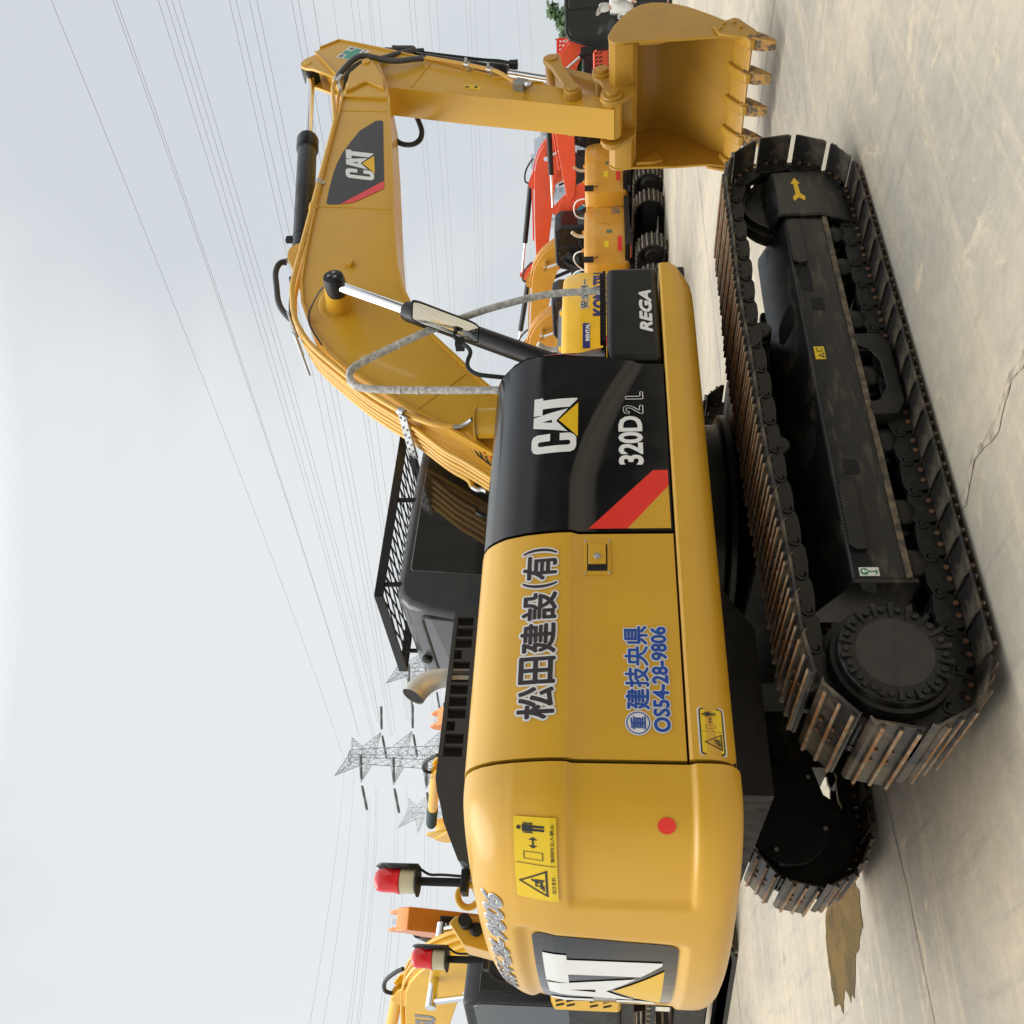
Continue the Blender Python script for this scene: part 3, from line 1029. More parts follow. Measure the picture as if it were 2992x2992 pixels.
mb.prism([(-.9, .92), (-.55, .60), (-.2, .60), (-.2, -.60), (-.55, -.60), (-.9, -.92), (-.55, -.92), (.0, -.66), (.55, -.92), (.9, -.92), (.55, -.60), (.2, -.60), (.2, .60), (.55, .60), (.9, .92), (.55, .92), (0, .66), (-.55, .92)], .40, .64, 'z')
mb.build('car_body', UND, EXC, bevel=.02)

# ================================================================ boom
BT = [(5.0, 4.067), (4.6, 4.058), (3.9, 4.046), (3.2, 4.021), (2.6, 3.99), (2.24, 3.957), (1.97, 3.895), (1.78, 3.815), (1.625, 3.738), (1.415, 3.593), (1.243, 3.421), (1.06, 3.195), (.853, 2.94), (.729, 2.747), (.579, 2.536), (.25, 2.08), (.02, 1.80)]
BB = [(4.93, 3.628), (4.588, 3.578), (4.107, 3.498), (3.61, 3.422), (3.037, 3.337), (2.612, 3.264), (2.35, 3.215), (2.12, 3.15), (1.92, 3.06), (1.659, 2.929), (1.535, 2.832), (1.345, 2.672), (1.203, 2.555), (1.066, 2.442), (.947, 2.334), (.55, 1.95), (.22, 1.62)]
mb = MB()
mb.prism(BT + BB[::-1], -.19, .19)
boom = mb.build('boom', YEL, EXC, ang=25)
BOOM = boom
def flange(path, w, t, name, sgn):
    rings = []
    for i, p in enumerate(path):
        a, b = V(path[max(0, i - 1)]), V(path[min(len(path) - 1, i + 1)])
        d = (b - a).normalized()
        n = V((-d.y, d.x)) * sgn
        q = V(p) - n * .003
        e = V(p) + n * t
        rings.append([(q.x, -w, q.y), (q.x, w, q.y), (e.x, w, e.y), (e.x, -w, e.y)])
    mb = MB()
    mb.ringloft(rings)
    return mb.build(name, YEL, boom, ang=25)
flange(BT, .213, .018, 'top_plate', -1)
flange(BB, .213, .02, 'bottom_plate', 1)
# weld beads across the side plate
for a, b in (((3.22, 4.01), (3.13, 3.36)), ((1.156, 2.563), (.821, 2.88)), ((4.72, 4.05), (4.66, 3.60))):
    mb = MB()
    mb.tube([(a[0], -.19, a[1]), (b[0], -.19, b[1])], .007, 6)
    mb.build('weld_bead', YEL, boom)
# nose fork
for sg in (-1, 1):
    mb = MB()
    ear = [(4.86, 3.615), (4.94, 4.06), (5.31, 4.065), (5.44, 4.012), (5.54, 3.965), (5.60, 3.905), (5.59, 3.835), (5.52, 3.785), (5.17, 3.672), (4.98, 3.625)]
    mb.prism(ear, sg * .165, sg * .218)
    e = mb.build('boom_nose', YEL, boom, bevel=.006)
    mb = MB()
    pad = [(4.985, 4.045), (5.31, 4.055), (5.45, 3.985), (5.55, 3.92), (5.53, 3.85), (5.172, 3.695), (4.99, 3.665), (5.02, 3.71), (5.10, 3.81), (5.135, 3.858), (5.11, 3.90), (5.04, 3.965)]
    mb.prism(pad, sg * .215, sg * .245)
    mb.build('nose_pad', YEL, e, bevel=.008, seg=3)
    mb = MB()
    mb.cyl((5.50, sg * .24, 3.915), (5.50, sg * .262, 3.915), .042, n=28)
    mb.build('pin', YEL, e, bevel=.004)
# boss for the lift cylinders
HD = V((1.815, 0, 3.545))
mb = MB()
mb.lathe([(0, .165), (.02, .165), (.03, .150), (.032, .105), (.10, .10), (.30, .085)], (1.93, -.19, 3.60), V((-.105, -.30, -.05)), 40)
mb.build('cylinder_boss', YEL, boom, bevel=.004)
mb = MB()
mb.box((2.39, -.225, 3.575), (2.45, -.19, 3.63), Matrix.Rotation(R(25), 3, 'Y'))
mb.build('lug', YEL, boom, bevel=.003)
# vinyl on the boom
fb = lambda o: (lambda u, v: (u, -.19 - o, v))
sk = [(4.50, 3.617), (4.515, 3.66), (4.50, 3.70), (4.36, 3.815), (4.18, 3.875), (4.014, 3.924), (3.85, 3.947), (3.697, 3.955), (3.46, 3.953), (3.26, 3.943), (3.238, 3.925), (3.235, 3.82), (3.53, 3.485), (3.45, 3.462)]
sk = [(4.49, 3.615), (4.515, 3.645), (4.505, 3.69), (4.36, 3.815), (4.18, 3.875), (4.014, 3.924), (3.85, 3.947), (3.697, 3.955), (3.46, 3.953), (3.26, 3.943), (3.238, 3.92), (3.235, 3.82), (3.535, 3.475)]
decal('black_panel', polys2d([sk]), fb(.003), GRYV, boom)
decal('red_stripe', polys2d([[(3.235, 3.815), (3.25, 3.70), (3.40, 3.50), (3.43, 3.462), (3.52, 3.474), (3.535, 3.485)]]), fb(.0045), REDB, boom)
fl = lambda u, v: (3.545 + u * .44 + v * .075, -.1955, 3.555 + v * .275 + u * .075)
decal('lettering', polys2d([LOGO_C, LOGO_A1, LOGO_A2, LOGO_T]), fl, WHITE, boom)
decal('triangle_mark', polys2d([LOGO_TRI]), fl, YELV, boom)
# ---- stick (arm)
SL = [(4.56, 1.47), (4.643, 1.768), (4.826, 2.414), (4.975, 2.965), (5.196, 3.682), (5.31, 3.98), (5.48, 4.226), (5.98, 4.545)]
SRR = [(6.05, 4.515), (6.19, 4.334), (6.072, 4.087), (5.892, 3.72), (5.704, 3.368), (5.45, 2.93), (5.249, 2.583), (5.10, 2.142), (4.99, 1.949), (4.80, 1.601), (4.71, 1.40)]
mb = MB()
mb.prism(SL + SRR, -.135, .135)
stick = mb.build('stick', YEL, EXC, ang=25)
def sflange(path, w, t, name):
    rings = []
    for i, p in enumerate(path):
        a, b = V(path[max(0, i - 1)]), V(path[min(len(path) - 1, i + 1)])
        d = (b - a).normalized()
        n = V((-d.y, d.x))
        q = V(p) - n * .004
        e = V(p) + n * t
        rings.append([(q.x, -w, q.y), (q.x, w, q.y), (e.x, w, e.y), (e.x, -w, e.y)])
    mb = MB()
    mb.ringloft(rings)
    return mb.build(name, YEL, stick, ang=25)
sflange(SL[:5], .15, .012, 'front_plate')
sflange(SL[4:], .15, .016, 'top_plate')
sflange(SRR[:-3], .15, .014, 'back_plate')
for a, b in (((5.62, 3.29), (5.16, 3.44)), ((5.14, 2.30), (4.82, 2.33)), ((5.125, 2.275), (4.81, 2.30))):
    mb = MB()
    mb.tube([(a[0], -.136, a[1]), (b[0], -.136, b[1])], .007, 6)
    mb.build('weld_bead', YEL, stick)
mb = MB()
mb.tube([(5.02, -.15, 3.06), (4.985, -.09, 2.915), (4.968, 0, 2.865), (4.985, .09, 2.915), (5.02, .15, 3.06)], .008, 6, sm=2)
for v in mb.bm.verts:
    v.co.x -= .012
mb.build('weld_bead', YEL, stick)
mb = MB()
mb.cyl((4.66, -.17, 1.487), (4.66, .17, 1.487), .088, n=32)
mb.build('stick_end_boss', YEL, stick, bevel=.005)
for y in (-.11, -.02, .07):
    mb = MB()
    mb.cyl((4.575, y, 1.475), (4.566, y, 1.475), .008, n=10)
    mb.build('grease_point', mat('grease_cap_red', (.25, .03, .02), .5) if y == -.11 else bpy.data.materials['grease_cap_red'], stick)
for sg in (-1, 1):
    mb = MB()
    mb.prism([(5.44, 4.19), (5.98, 4.535), (5.96, 4.565), (5.93, 4.61), (5.88, 4.66), (5.81, 4.685), (5.75, 4.67), (5.71, 4.62), (5.69, 4.54), (5.62, 4.44)], sg * .085, sg * .118)
    lg = mb.build('cylinder_lug', YEL, stick, bevel=.005)
    mb = MB()
    mb.cyl((5.80, sg * .115, 4.603), (5.80, sg * .128, 4.603), .038, n=24)
    mb.build('pin', YEL, lg, bevel=.003)
fs = lambda o: (lambda u, v: (u, -.135 - o, v))
L_, T_, R_, B_ = V((5.849, 4.31)), V((6.057, 4.191)), V((5.931, 3.961)), V((5.746, 4.103))
cr_ = lambda u, v: tuple((L_ * (1 - u) + B_ * u) * (1 - v) + (T_ * (1 - u) + R_ * u) * v)
fcr = lambda o: (lambda u, v: (cr_(u, v)[0], -.135 - o, cr_(u, v)[1]))
decal('safety_label', polys2d([[(0, 0), (1, 0), (1, 1), (0, 1)]]), fcr(.002), WHITE, stick)
decal('green_cross', polys2d([[(.34, .05), (.66, .05), (.66, .34), (.95, .34), (.95, .66), (.66, .66), (.66, .95), (.34, .95), (.34, .66), (.05, .66), (.05, .34), (.34, .34)]]), fcr(.004), GRNV, stick)
for ch, u, v in (('安', .05, .72), ('全', .72, .72), ('第', .05, .06), ('一', .72, .06)):
    hv = .22 if ch != '一' else .05
    decal('lettering', fit2d(text2d(ch, .02), u, v + (.1 if ch == '一' else 0), u + .24, v + hv + (.1 if ch == '一' else 0)), (lambda u2, v2: fcr(.004)(1 - v2, u2)), BLKV, stick)
lab = [(5.137, 2.917), (5.17, 2.83), (5.08, 2.745), (5.045, 2.83)]
decal('warning_label', polys2d([[(5.10, 2.925), (5.165, 2.905), (5.115, 2.735), (5.05, 2.755)]]), fs(.002), STKY, stick)
decal('warning_symbols', polys2d([[(5.105, 2.905), (5.14, 2.895), (5.108, 2.845)], [(5.09, 2.81), (5.125, 2.80), (5.118, 2.775), (5.083, 2.785)]]), fs(.004), BLKV, stick)

# ---- hydraulic cylinders
def cylinder(name, p0, p1, gl, rt_, rr_, gr, rodmat=CHROME, tube=BLKS, tail=.0):
    p0, p1 = V(p0), V(p1)
    d = (p1 - p0)
    L = d.length
    d.normalize()
    mb = MB()
    mb.lathe([(tail, rt_ * .92), (tail + .03, rt_), (gl - .22, rt_), (gl - .21, rt_ * .985), (gl - .20, gr * .93), (gl - .185, gr), (gl - .03, gr), (gl - .02, gr * .93), (gl, gr * .9), (gl + .012, rr_ * 1.3)], p0, d, 36)
    c = mb.build(name, tube, EXC, ang=30)
    mb = MB()
    mb.cyl(p0 + d * (gl - .1), p1, rr_, n=28)
    mb.build('rod', rodmat, c)
    return c, d
ac, d = cylinder('stick_cylinder', (2.71, 0, 4.105), (5.80, 0, 4.603), 1.90, .088, .043, .104)
mb = MB()
mb.cyl((5.80, -.08, 4.603), (5.80, .08, 4.603), .085, n=28)
mb.build('rod_eye', BLKS, ac, bevel=.006)
mb = MB()
q0 = V((2.71, 0, 4.105)) + d * .33
mb.lathe([(0, .091), (.012, .091)], q0, d, 28)
mb.box(tuple(q0 + V((-.03, -.02, .09))), tuple(q0 + V((.03, .02, .15))))
mb.build('clamp', BLKM, ac, bevel=.003)
for sg in (-1, 1):
    mb = MB()
    mb.prism([(2.30, 3.965), (2.42, 4.08), (2.60, 4.17), (2.68, 4.19), (2.75, 4.185), (2.80, 4.14), (2.84, 3.99)], sg * .095, sg * .13)
    lg = mb.build('cylinder_bracket', YEL, boom, bevel=.005)
    mb = MB()
    mb.cyl((2.71, sg * .13, 4.105), (2.71, sg * .142, 4.105), .034, n=24)
    mb.build('pin', YEL, lg, bevel=.003)
for sg in (-1, 1):
    p1 = V((1.775, sg * .52, 3.53))
    p0 = V((.80, sg * .52, 1.72))
    c, d = cylinder('lift_cylinder', p0, p1, 1.42, .068, .041, .074)
    mb = MB()
    mb.lathe([(0, .06), (.004, .072), (.03, .078), (.13, .080), (.16, .072)], p1 + V((0, sg * .085, 0)), (0, -sg, 0), 32)
    hd = mb.build('rod_eye', BLKS, c, ang=40)
    mb = MB()
    for a in (90, 210, 330):
        o = p1 + V((.028 * math.cos(R(a + 20)), sg * .087, .028 * math.sin(R(a + 20))))
        mb.cyl(o, o + V((0, sg * .010, 0)), .012, n=6)
        mb.cyl(o + V((0, sg * .010, 0)), o + V((0, sg * .014, 0)), .007, n=10)
    mb.build('pin_bolts', STEEL, hd)
    if sg < 0:
        mb = MB()
        off = V((-.07, -.03, -.045))
        mb.tube([p0 + d * 1.35 + off, p0 + d * 1.0 + off, p0 + d * .4 + off], .013, 8)
        mb.box(tuple(p0 + d * 1.33 + off + V((-.03, -.025, -.03))), tuple(p0 + d * 1.33 + off + V((.05, .03, .03))))
        mb.build('oil_line', BLKM, c)
bc, d = cylinder('bucket_cylinder', (6.14, 0, 3.86), (5.405, 0, 2.062), 1.44, .062, .037, .078)
mb = MB()
mb.tube([(6.20, .0, 3.60), (6.135, 0, 3.55), (5.98, 0, 3.10), (5.87, 0, 2.78), (5.84, 0, 2.62), (5.765, 0, 2.48)], .018, 8, sm=2)
mb.box((5.70, -.03, 2.43), (5.79, .03, 2.52))
mb.box((6.09, -.025, 3.44), (6.15, .025, 3.52))
mb.build('oil_line', BLKM, bc)
# ---- linkage
for sg in (-1, 1):
    a, b = V((4.835, 1.854)), V((5.404, 2.062))
    mb = MB()
    n = V((-(b - a).y, (b - a).x)).normalized()
    pts = []
    d2 = (b - a).normalized()
    for k in range(9):
        t = R(90 + 180 * k / 8)
        pts.append(a + (d2 * math.cos(t) + n * math.sin(t)) * .085)
    pts += [a + d2 * .10 - n * .055, b - d2 * .14 - n * .055]
    for k in range(9):
        t = R(-90 + 180 * k / 8)
        pts.append(b + (d2 * math.cos(t) + n * math.sin(t)) * .088)
    pts += [b - d2 * .14 + n * .055, a + d2 * .10 + n * .055]
    mb.prism([tuple(p) for p in pts], sg * .172, sg * .222)
    il = mb.build('idler_link', YELB, EXC, bevel=.008)
    for c in (a, b):
        mb = MB()
        mb.cyl((c.x, sg * .22, c.y), (c.x, sg * .236, c.y), .055, n=28)
        mb.build('pin', YELB, il, bevel=.005)
    mb = MB()
    mb.cyl((a.x, sg * .12, a.y), (a.x, sg * .174, a.y), .088, n=28)
    mb.build('boss', YELB, il, bevel=.006)
mb = MB()
mb.cyl((5.404, -.16, 2.062), (5.404, .16, 2.062), .07, n=28)
mb.cyl((5.10, -.18, 1.575), (5.10, .18, 1.575), .075, n=28)
u = (V((5.10, 1.575)) - V((5.404, 2.062))).normalized()
n = V((-u.y, u.x))
a, b = V((5.404, 2.062)) + u * .03, V((5.10, 1.575)) - u * .02
mb.prism([tuple(a + n * .045), tuple(b + n * .06), tuple(b - n * .06), tuple(a - n * .045)], -.135, .135)
mb.build('power_link', YELB, EXC, bevel=.006)

# ---- bucket
HW = .62
mb = MB()
prof = [(4.87, 1.262), (4.80, 1.30), (4.785, 1.38), (4.80, 1.46), (4.86, 1.51), (4.94, 1.515), (5.10, 1.46), (5.26, 1.385), (5.38, 1.30), (5.465, 1.205), (5.49, 1.11), (5.478, 1.02), (5.43, .90), (5.36, .785), (5.27, .68), (5.18, .585), (5.10, .51), (5.03, .44), (4.93, .37), (4.86, .33)]
rings = []
for i, p in enumerate(prof):
    a, b = V(prof[max(0, i - 1)]), V(prof[min(len(prof) - 1, i + 1)])
    d = (b - a).normalized()
    nn = V((-d.y, d.x))
    q = V(p) + nn * -.018
    rings.append([(p[0], -HW, p[1]), (p[0], HW, p[1]), (q.x, HW, q.y), (q.x, -HW, q.y)])
mb.ringloft(rings)
bk = mb.build('bucket', YELB, EXC, ang=30)
mb = MB()
mb.prism([(4.87, 1.255), (5.05, 1.25), (5.05, 1.27), (4.87, 1.275)], -HW + .01, HW - .01)
mb.build('tube_web', YELB, bk)
mb = MB()
mb.prism([(4.90, .375), (4.70, .262), (4.685, .275), (4.70, .292), (4.87, .40)], -HW, HW)
mb.build('cutting_edge', YELB, bk, bevel=.004)
side = [(4.785, 1.42), (4.80, 1.475), (4.85, 1.518), (4.93, 1.522), (5.10, 1.468), (5.26, 1.393), (5.38, 1.31), (5.468, 1.212), (5.495, 1.11), (5.482, 1.02), (5.436, .895), (5.365, .78), (5.27, .675), (5.18, .578), (5.10, .503), (5.03, .432), (4.90, .36), (4.72, .27), (4.80, .535), (4.788, .88), (4.80, 1.10), (4.808, 1.285)]
for sg in (-1, 1):
    mb = MB()
    mb.prism(side, sg * HW, sg * (HW + .024))
    sp_ = mb.build('side_plate', YELB, bk, bevel=.005)
    mb = MB()
    mb.prism([(4.80, .56), (4.94, .60), (4.985, .53), (5.06, .40), (5.035, .355), (4.93, .30), (4.82, .235), (4.70, .245), (4.74, .42)], sg * (HW + .024), sg * (HW + .05))
    sc_ = mb.build('side_cutter', YELB, sp_, bevel=.006)
    mb = MB()
    for q in ((4.87, .54), (4.95, .50), (4.96, .41), (4.87, .36)):
        mb.cyl((q[0], sg * (HW + .05), q[1]), (q[0], sg * (HW + .068), q[1]), .017, n=6)
        mb.cyl((q[0], sg * (HW - .012), q[1]), (q[0], sg * (HW + .0), q[1]), .017, n=6)
    mb.build('cutter_bolts', YELB, sc_, bevel=.002, seg=1)
    mb = MB()
    A = [(4.80, sg * .25), (4.80, sg * HW)]
    mb.prism([(4.83, 1.25), (5.02, 1.05), (4.86, .98), (4.83, 1.08)], sg * (HW - .035), sg * HW)
    mb.build('gusset', YELB, sp_, bevel=.004)
    # ears
    ear = [(4.54, 1.42), (4.525, 1.49), (4.55, 1.56), (4.62, 1.60), (4.70, 1.592), (4.79, 1.572), (4.86, 1.578), (4.92, 1.605), (4.975, 1.66), (5.04, 1.675), (5.11, 1.65), (5.15, 1.58), (5.15, 1.48), (5.10, 1.38), (4.95, 1.262), (4.70, 1.272), (4.62, 1.34)]
    mb = MB()
    mb.prism(ear, sg * .195, sg * .235)
    er = mb.build('bucket_ear', YELB, bk, bevel=.006)
    for c in ((4.64, 1.488), (5.05, 1.575)):
        mb = MB()
        mb.lathe([(0, .098), (.018, .098), (.024, .09)], (c[0], sg * .234, c[1]), (0, sg, 0), 32)
        mb.lathe([(0, .058), (.03, .058), (.036, .05)], (c[0], sg * .25, c[1]), (0, sg, 0), 32)
        mb.build('pin_cap', YELB, er, ang=30)
TOOTH = mat('worn_bucket_tooth', (.46, .25, .06), .55, var=1.0, var_scale=16, var_col=(.10, .075, .05), lo=.47, hi=.58, bump=.2, bump_scale=50)
for i in range(5):
    y = -.615 + .306 * i
    mb = MB()
    mb.prism([(4.90, .445), (4.80, .40), (4.66, .30), (4.655, .25), (4.78, .235), (4.92, .30)], y - .045, y + .045)
    ad = mb.build('tooth_adapter', YELB, bk, bevel=.012, seg=2)
    mb = MB()
    w0, w1 = .058, .042
    r0 = [(4.70, y - w0, .325), (4.70, y + w0, .325), (4.80, y + w0, .24), (4.80, y - w0, .24)]
    r1 = [(4.645, y - w0 * .95, .20), (4.645, y + w0 * .95, .20), (4.72, y + w0 * .95, .15), (4.72, y - w0 * .95, .15)]
    r2 = [(4.625, y - w1, .078), (4.625, y + w1, .078), (4.645, y + w1, .072), (4.645, y - w1, .072)]
    mb.ringloft([r0, r1, r2])
    mb.build('tooth', TOOTH, ad, bevel=.006)
# ================================================================ hood, exhaust
HP = [(-.87, 2.17), (-.892, 2.246), (-.931, 2.296), (-.977, 2.333), (-1.03, 2.361), (-1.09, 2.373), (-1.96, 2.384), (-2.015, 2.373), (-2.084, 2.349), (-2.167, 2.325), (-2.252, 2.284), (-2.33, 2.246), (-2.345, 2.17)]
mb = MB()
mb.prism(HP, -.62, .45)
hood = mb.build('hood', HOODM, EXC, bevel=.03, seg=3)
mb = MB()
mb.prism([(-1.06, 2.2), (-1.06, 2.366), (-1.9, 2.374), (-1.9, 2.2)], -.624, -.6)
mb.build('grille_back', DARK, hood)
mb = MB()
def topz(x):
    return interp([(p[0], p[1]) for p in HP[::-1]], x)
slots = []
for i in range(12):
    x1 = -1.094 - .0645 * i
    slots.append((x1 - .051, x1, 2.315 if i in (3, 9) else 2.268))
edge = [p for p in HP if p[0] > -1.08]
ya, yb = -.66, -.635
mb.prism([(-.87, 2.17)] + edge[1:] + [(-1.094, 2.3732), (-1.094, 2.17)], ya, yb)
last = slots[-1][0]
mb.prism([(last, 2.17), (last, topz(last)), (-1.96, 2.384)] + [p for p in HP if p[0] < -1.97], ya, yb)
mb.prism([(-1.094, 2.352), (-1.094, 2.3732), (last, topz(last)), (last, 2.352 + .008)], ya, yb)
mb.prism([(-1.094, 2.17), (-1.094, 2.268), (last, 2.268), (last, 2.17)], ya, yb)
for a, b in zip(slots, slots[1:]):
    mb.prism([(a[0], 2.268), (a[0], 2.356), (b[1], 2.356), (b[1], 2.268)], ya, yb)
for a in slots:
    if a[2] > 2.3:
        mb.prism([(a[0], 2.268), (a[0], a[2]), (a[1], a[2]), (a[1], 2.268)], ya, yb)
bmesh.ops.remove_doubles(mb.bm, verts=mb.bm.verts[:], dist=.0002)
mb.build('grille', HOODM, hood, ang=30)
mb = MB()
mb.box((-2.35, -.655, 2.372 - .2), (-.88, -.62, 2.2))
mb.build('hood_seal', DARK, hood)
mb = MB()
path = [(-1.405, -.585, 2.2), (-1.405, -.585, 2.36), (-1.408, -.585, 2.43), (-1.43, -.585, 2.49), (-1.47, -.585, 2.535), (-1.515, -.59, 2.555)]
mb.tube(path, .05, 24, sm=2, caps=False, rfun=lambda t: 1.0 + .22 * sstep(.35, .8, t))
# oblique cut at the end
ex = mb.build('exhaust_pipe', EXH, hood, ang=60)
mb = MB()
e0 = V((-1.509, -.5895, 2.5525))
mb.lathe([(0, .0), (0, .0585)], e0, V((-.93, -.1, .38)), 28, caps=False)
mb.build('exhaust_mouth', DARK, ex)
# ================================================================ cab
CAB = mat('cab_dark_grey_paint', (.05, .052, .055), .30, coat=.3, rvar=.1, var_scale=4)
mb = MB()
cp = [(-.60, 1.27), (-.52, 2.5), (-.475, 2.74), (-.43, 2.88), (-.36, 2.955), (-.27, 2.975), (.55, 2.958), (.95, 2.93), (1.10, 2.85), (1.42, 2.1), (1.5, 1.27)]
mb.prism(cp, .33, 1.33)
cab = mb.build('cab', CAB, EXC, bevel=.05, seg=4)
mb = MB()
mb.prism([(-.23, 1.9), (-.20, 2.40), (-.165, 2.88), (-.145, 2.895), (.88, 2.88), (1.05, 2.78), (1.35, 2.08), (1.35, 1.9)], .324, .34)
mb.build('side_window', GLASS, cab, bevel=.006)
mb = MB()
rw = rrect(.40, 2.2, 1.24, 2.80, .07)
def rearx(z):
    return interp([(1.27, -.60), (2.5, -.52), (2.74, -.475), (2.88, -.43)], z)
A = [mb.v((rearx(z) - .006, y, z)) for y, z in rw]
mb.f(A)
B = [mb.v((rearx(z) + .02, y * 1.0, z)) for y, z in rw]
for i in range(len(A)):
    mb.f([A[i], A[(i + 1) % len(A)], B[(i + 1) % len(A)], B[i]])
mb.build('rear_window', mat('cab_rear_glass', (.05, .055, .062), .05, spec=.8, coat=.8), cab)
mb = MB()
ring = []
for k, dz in ((0, 0), (1, 0)):
    pass
for (y, z), (y2, z2) in zip(rw, rw[1:] + rw[:1]):
    mb.tube([(rearx(z) - .007, y, z), (rearx(z2) - .007, y2, z2)], .012, 6, caps=False)
mb.build('window_seal', RUBB, cab)
mb = MB()
mb.lathe([(0, .035), (.02, .04), (.035, .03)], (rearx(2.86) - .002, 1.04, 2.86), (-1, 0, .25), 12)
mb.build('washer_cap', BLKM, cab)
mb = MB()
for i in range(14):
    x = .05 + i * .06
# roof guard: angle frame with expanded mesh
GX0, GX1, GY0, GY1, GZ = -.355, 1.12, .33, 1.28, 3.085
sk_ = lambda y: -.07 * (y - .33)                        # back edge runs slightly rearwards
mb = MB()
def gb(a, b, w=.006, h=.05):
    a, b = V(a), V(b)
    d = (b - a).normalized()
    s_ = V((-d.y, d.x, 0)) * w
    hh = V((0, 0, h / 2))
    mb.ringloft([[a - s_ - hh, a + s_ - hh, a + s_ + hh, a - s_ + hh], [b - s_ - hh, b + s_ - hh, b + s_ + hh, b - s_ + hh]])
P0, P1, P2, P3 = (GX0, GY0, GZ), (GX1, GY0, GZ), (GX1, GY1, GZ), (GX0 + sk_(GY1), GY1, GZ)
for a, b in ((P0, P1), (P1, P2), (P2, P3), (P3, P0)):
    gb(a, b, .009, .062)
gd = mb.build('roof_guard', BLKS, cab, bevel=.003)
mb = MB()
sp = .085
W_, H_ = GX1 - GX0, GY1 - GY0
for sg in (1, -1):
    for k in range(-4, 24):
        # lines y = GY0 + sg*(x - x0)*.55, clipped to the frame
        x0 = GX0 + k * sp
        seg = []
        for t in frange(0, 1, 60):
            y = GY0 + H_ * t
            x = x0 + (H_ * t * .20) * sg
            if GX0 + sk_(y) + .01 < x < GX1 - .01:
                seg.append((x, y))
        if len(seg) > 1:
            gb((*seg[0], GZ - .018 + .004 * sg), (*seg[-1], GZ - .018 + .004 * sg), .007, .006)
mb.build('guard_mesh', BLKM, gd)
for x, y in ((-.26, .345), (.45, .345), (1.05, .345), (-.30, 1.2), (1.05, 1.2)):
    mb = MB()
    mb.box((x - .012, y - .012, 2.93), (x + .012, y + .012, GZ - .02))
    mb.build('guard_post', BLKM, gd)
# ================================================================ lamps and fittings on the counterweight
def beacon(x, y, z, yaw):
    mb = MB()
    mb.box((x - .05, y - .045, z - .012), (x + .05, y + .045, z + .018))
    b = mb.build('warning_beacon', BLKM, EXC, bevel=.004)
    mb = MB()
    mb.lathe([(0, .019), (.215, .019), (.216, .068), (.222, .068), (.224, .03)], (x, y, z), (0, 0, 1), 32)
    mb.build('beacon_post', BLKM, b, ang=30)
    mb = MB()
    mb.lathe([(0, .05), (.006, .054), (.07, .056), (.074, .05)], (x, y, z + .226), (0, 0, 1), 32)
    mb.build('beacon_base', CREAM, b, ang=30)
    mb = MB()
    mb.lathe([(0, .058), (.012, .058), (.014, .054), (.03, .053), (.085, .052), (.105, .047), (.116, .034), (.12, .012)], (x, y, z + .30), (0, 0, 1), 36)
    mb.build('beacon_lens', LENS, b, ang=40)
    mb = MB()
    rows = []
    for zz, cut in ((0, 0), (.05, 0), (.12, 0), (.17, .42), (.205, .92)):
        r = []
        for i in range(21):
            a = yaw + R(-78 + 156 * i / 20)
            t = abs(i - 10) / 10
            k = .006 if zz < .15 else 0
            z2 = z + .224 + zz if zz < .15 else z + .224 + .12 + (.085 * (1 - t)) * (zz - .12) / .085
            r.append((x + .072 * math.cos(a), y + .072 * math.sin(a), z2))
        rows.append(r)
    mb.grid(rows)
    h = mb.build('beacon_shade', BLKS, b, ang=60)
    so_ = h.modifiers.new('solid', 'SOLIDIFY')
    so_.thickness = .004
    mb = MB()
    mb.tube([(x + .025, y - .01, z + .02), (x + .03, y - .01, z + .12), (x + .028, y, z + .17), (x + .055, y, z + .215)], .006, 6, sm=2)
    mb.build('cable', RUBB, b)
beacon(-2.385, -.50, 2.226, R(20))
beacon(-2.478, .70, 2.256, R(20))
mb = MB()
ce = V((-2.40, -.33, 2.235))
for i in range(1):
    rings = []
    for k in range(33):
        a = R(-60 + 300 * k / 32)
        c = ce + V((math.cos(a) * .048, -math.cos(a) * .01, math.sin(a) * .048))
        rings.append([c + V((math.cos(t) * .016 * math.cos(a), math.sin(t) * .012, math.cos(t) * .016 * math.sin(a))) for t in [2 * math.pi * j / 10 for j in range(10)]])
    mb.ringloft(rings)
mb.build('lifting_eye', YEL, EXC)
mb = MB()
mb.prism([(-2.55, 2.16), (-2.52, 2.31), (-2.42, 2.39), (-2.385, 2.36), (-2.385, 2.16)], .12, .34)
brk = mb.build('camera_bracket', YEL, EXC, bevel=.006)
mb = MB()
mb.lathe([(0, .03), (.02, .034), (.03, .02)], (-2.45, .122, 2.245), (0, -1, 0), 18)
mb.cyl((-2.42, .13, 2.30), (-2.42, .04, 2.30), .032, n=18)
mb.build('camera', BLKM, brk)
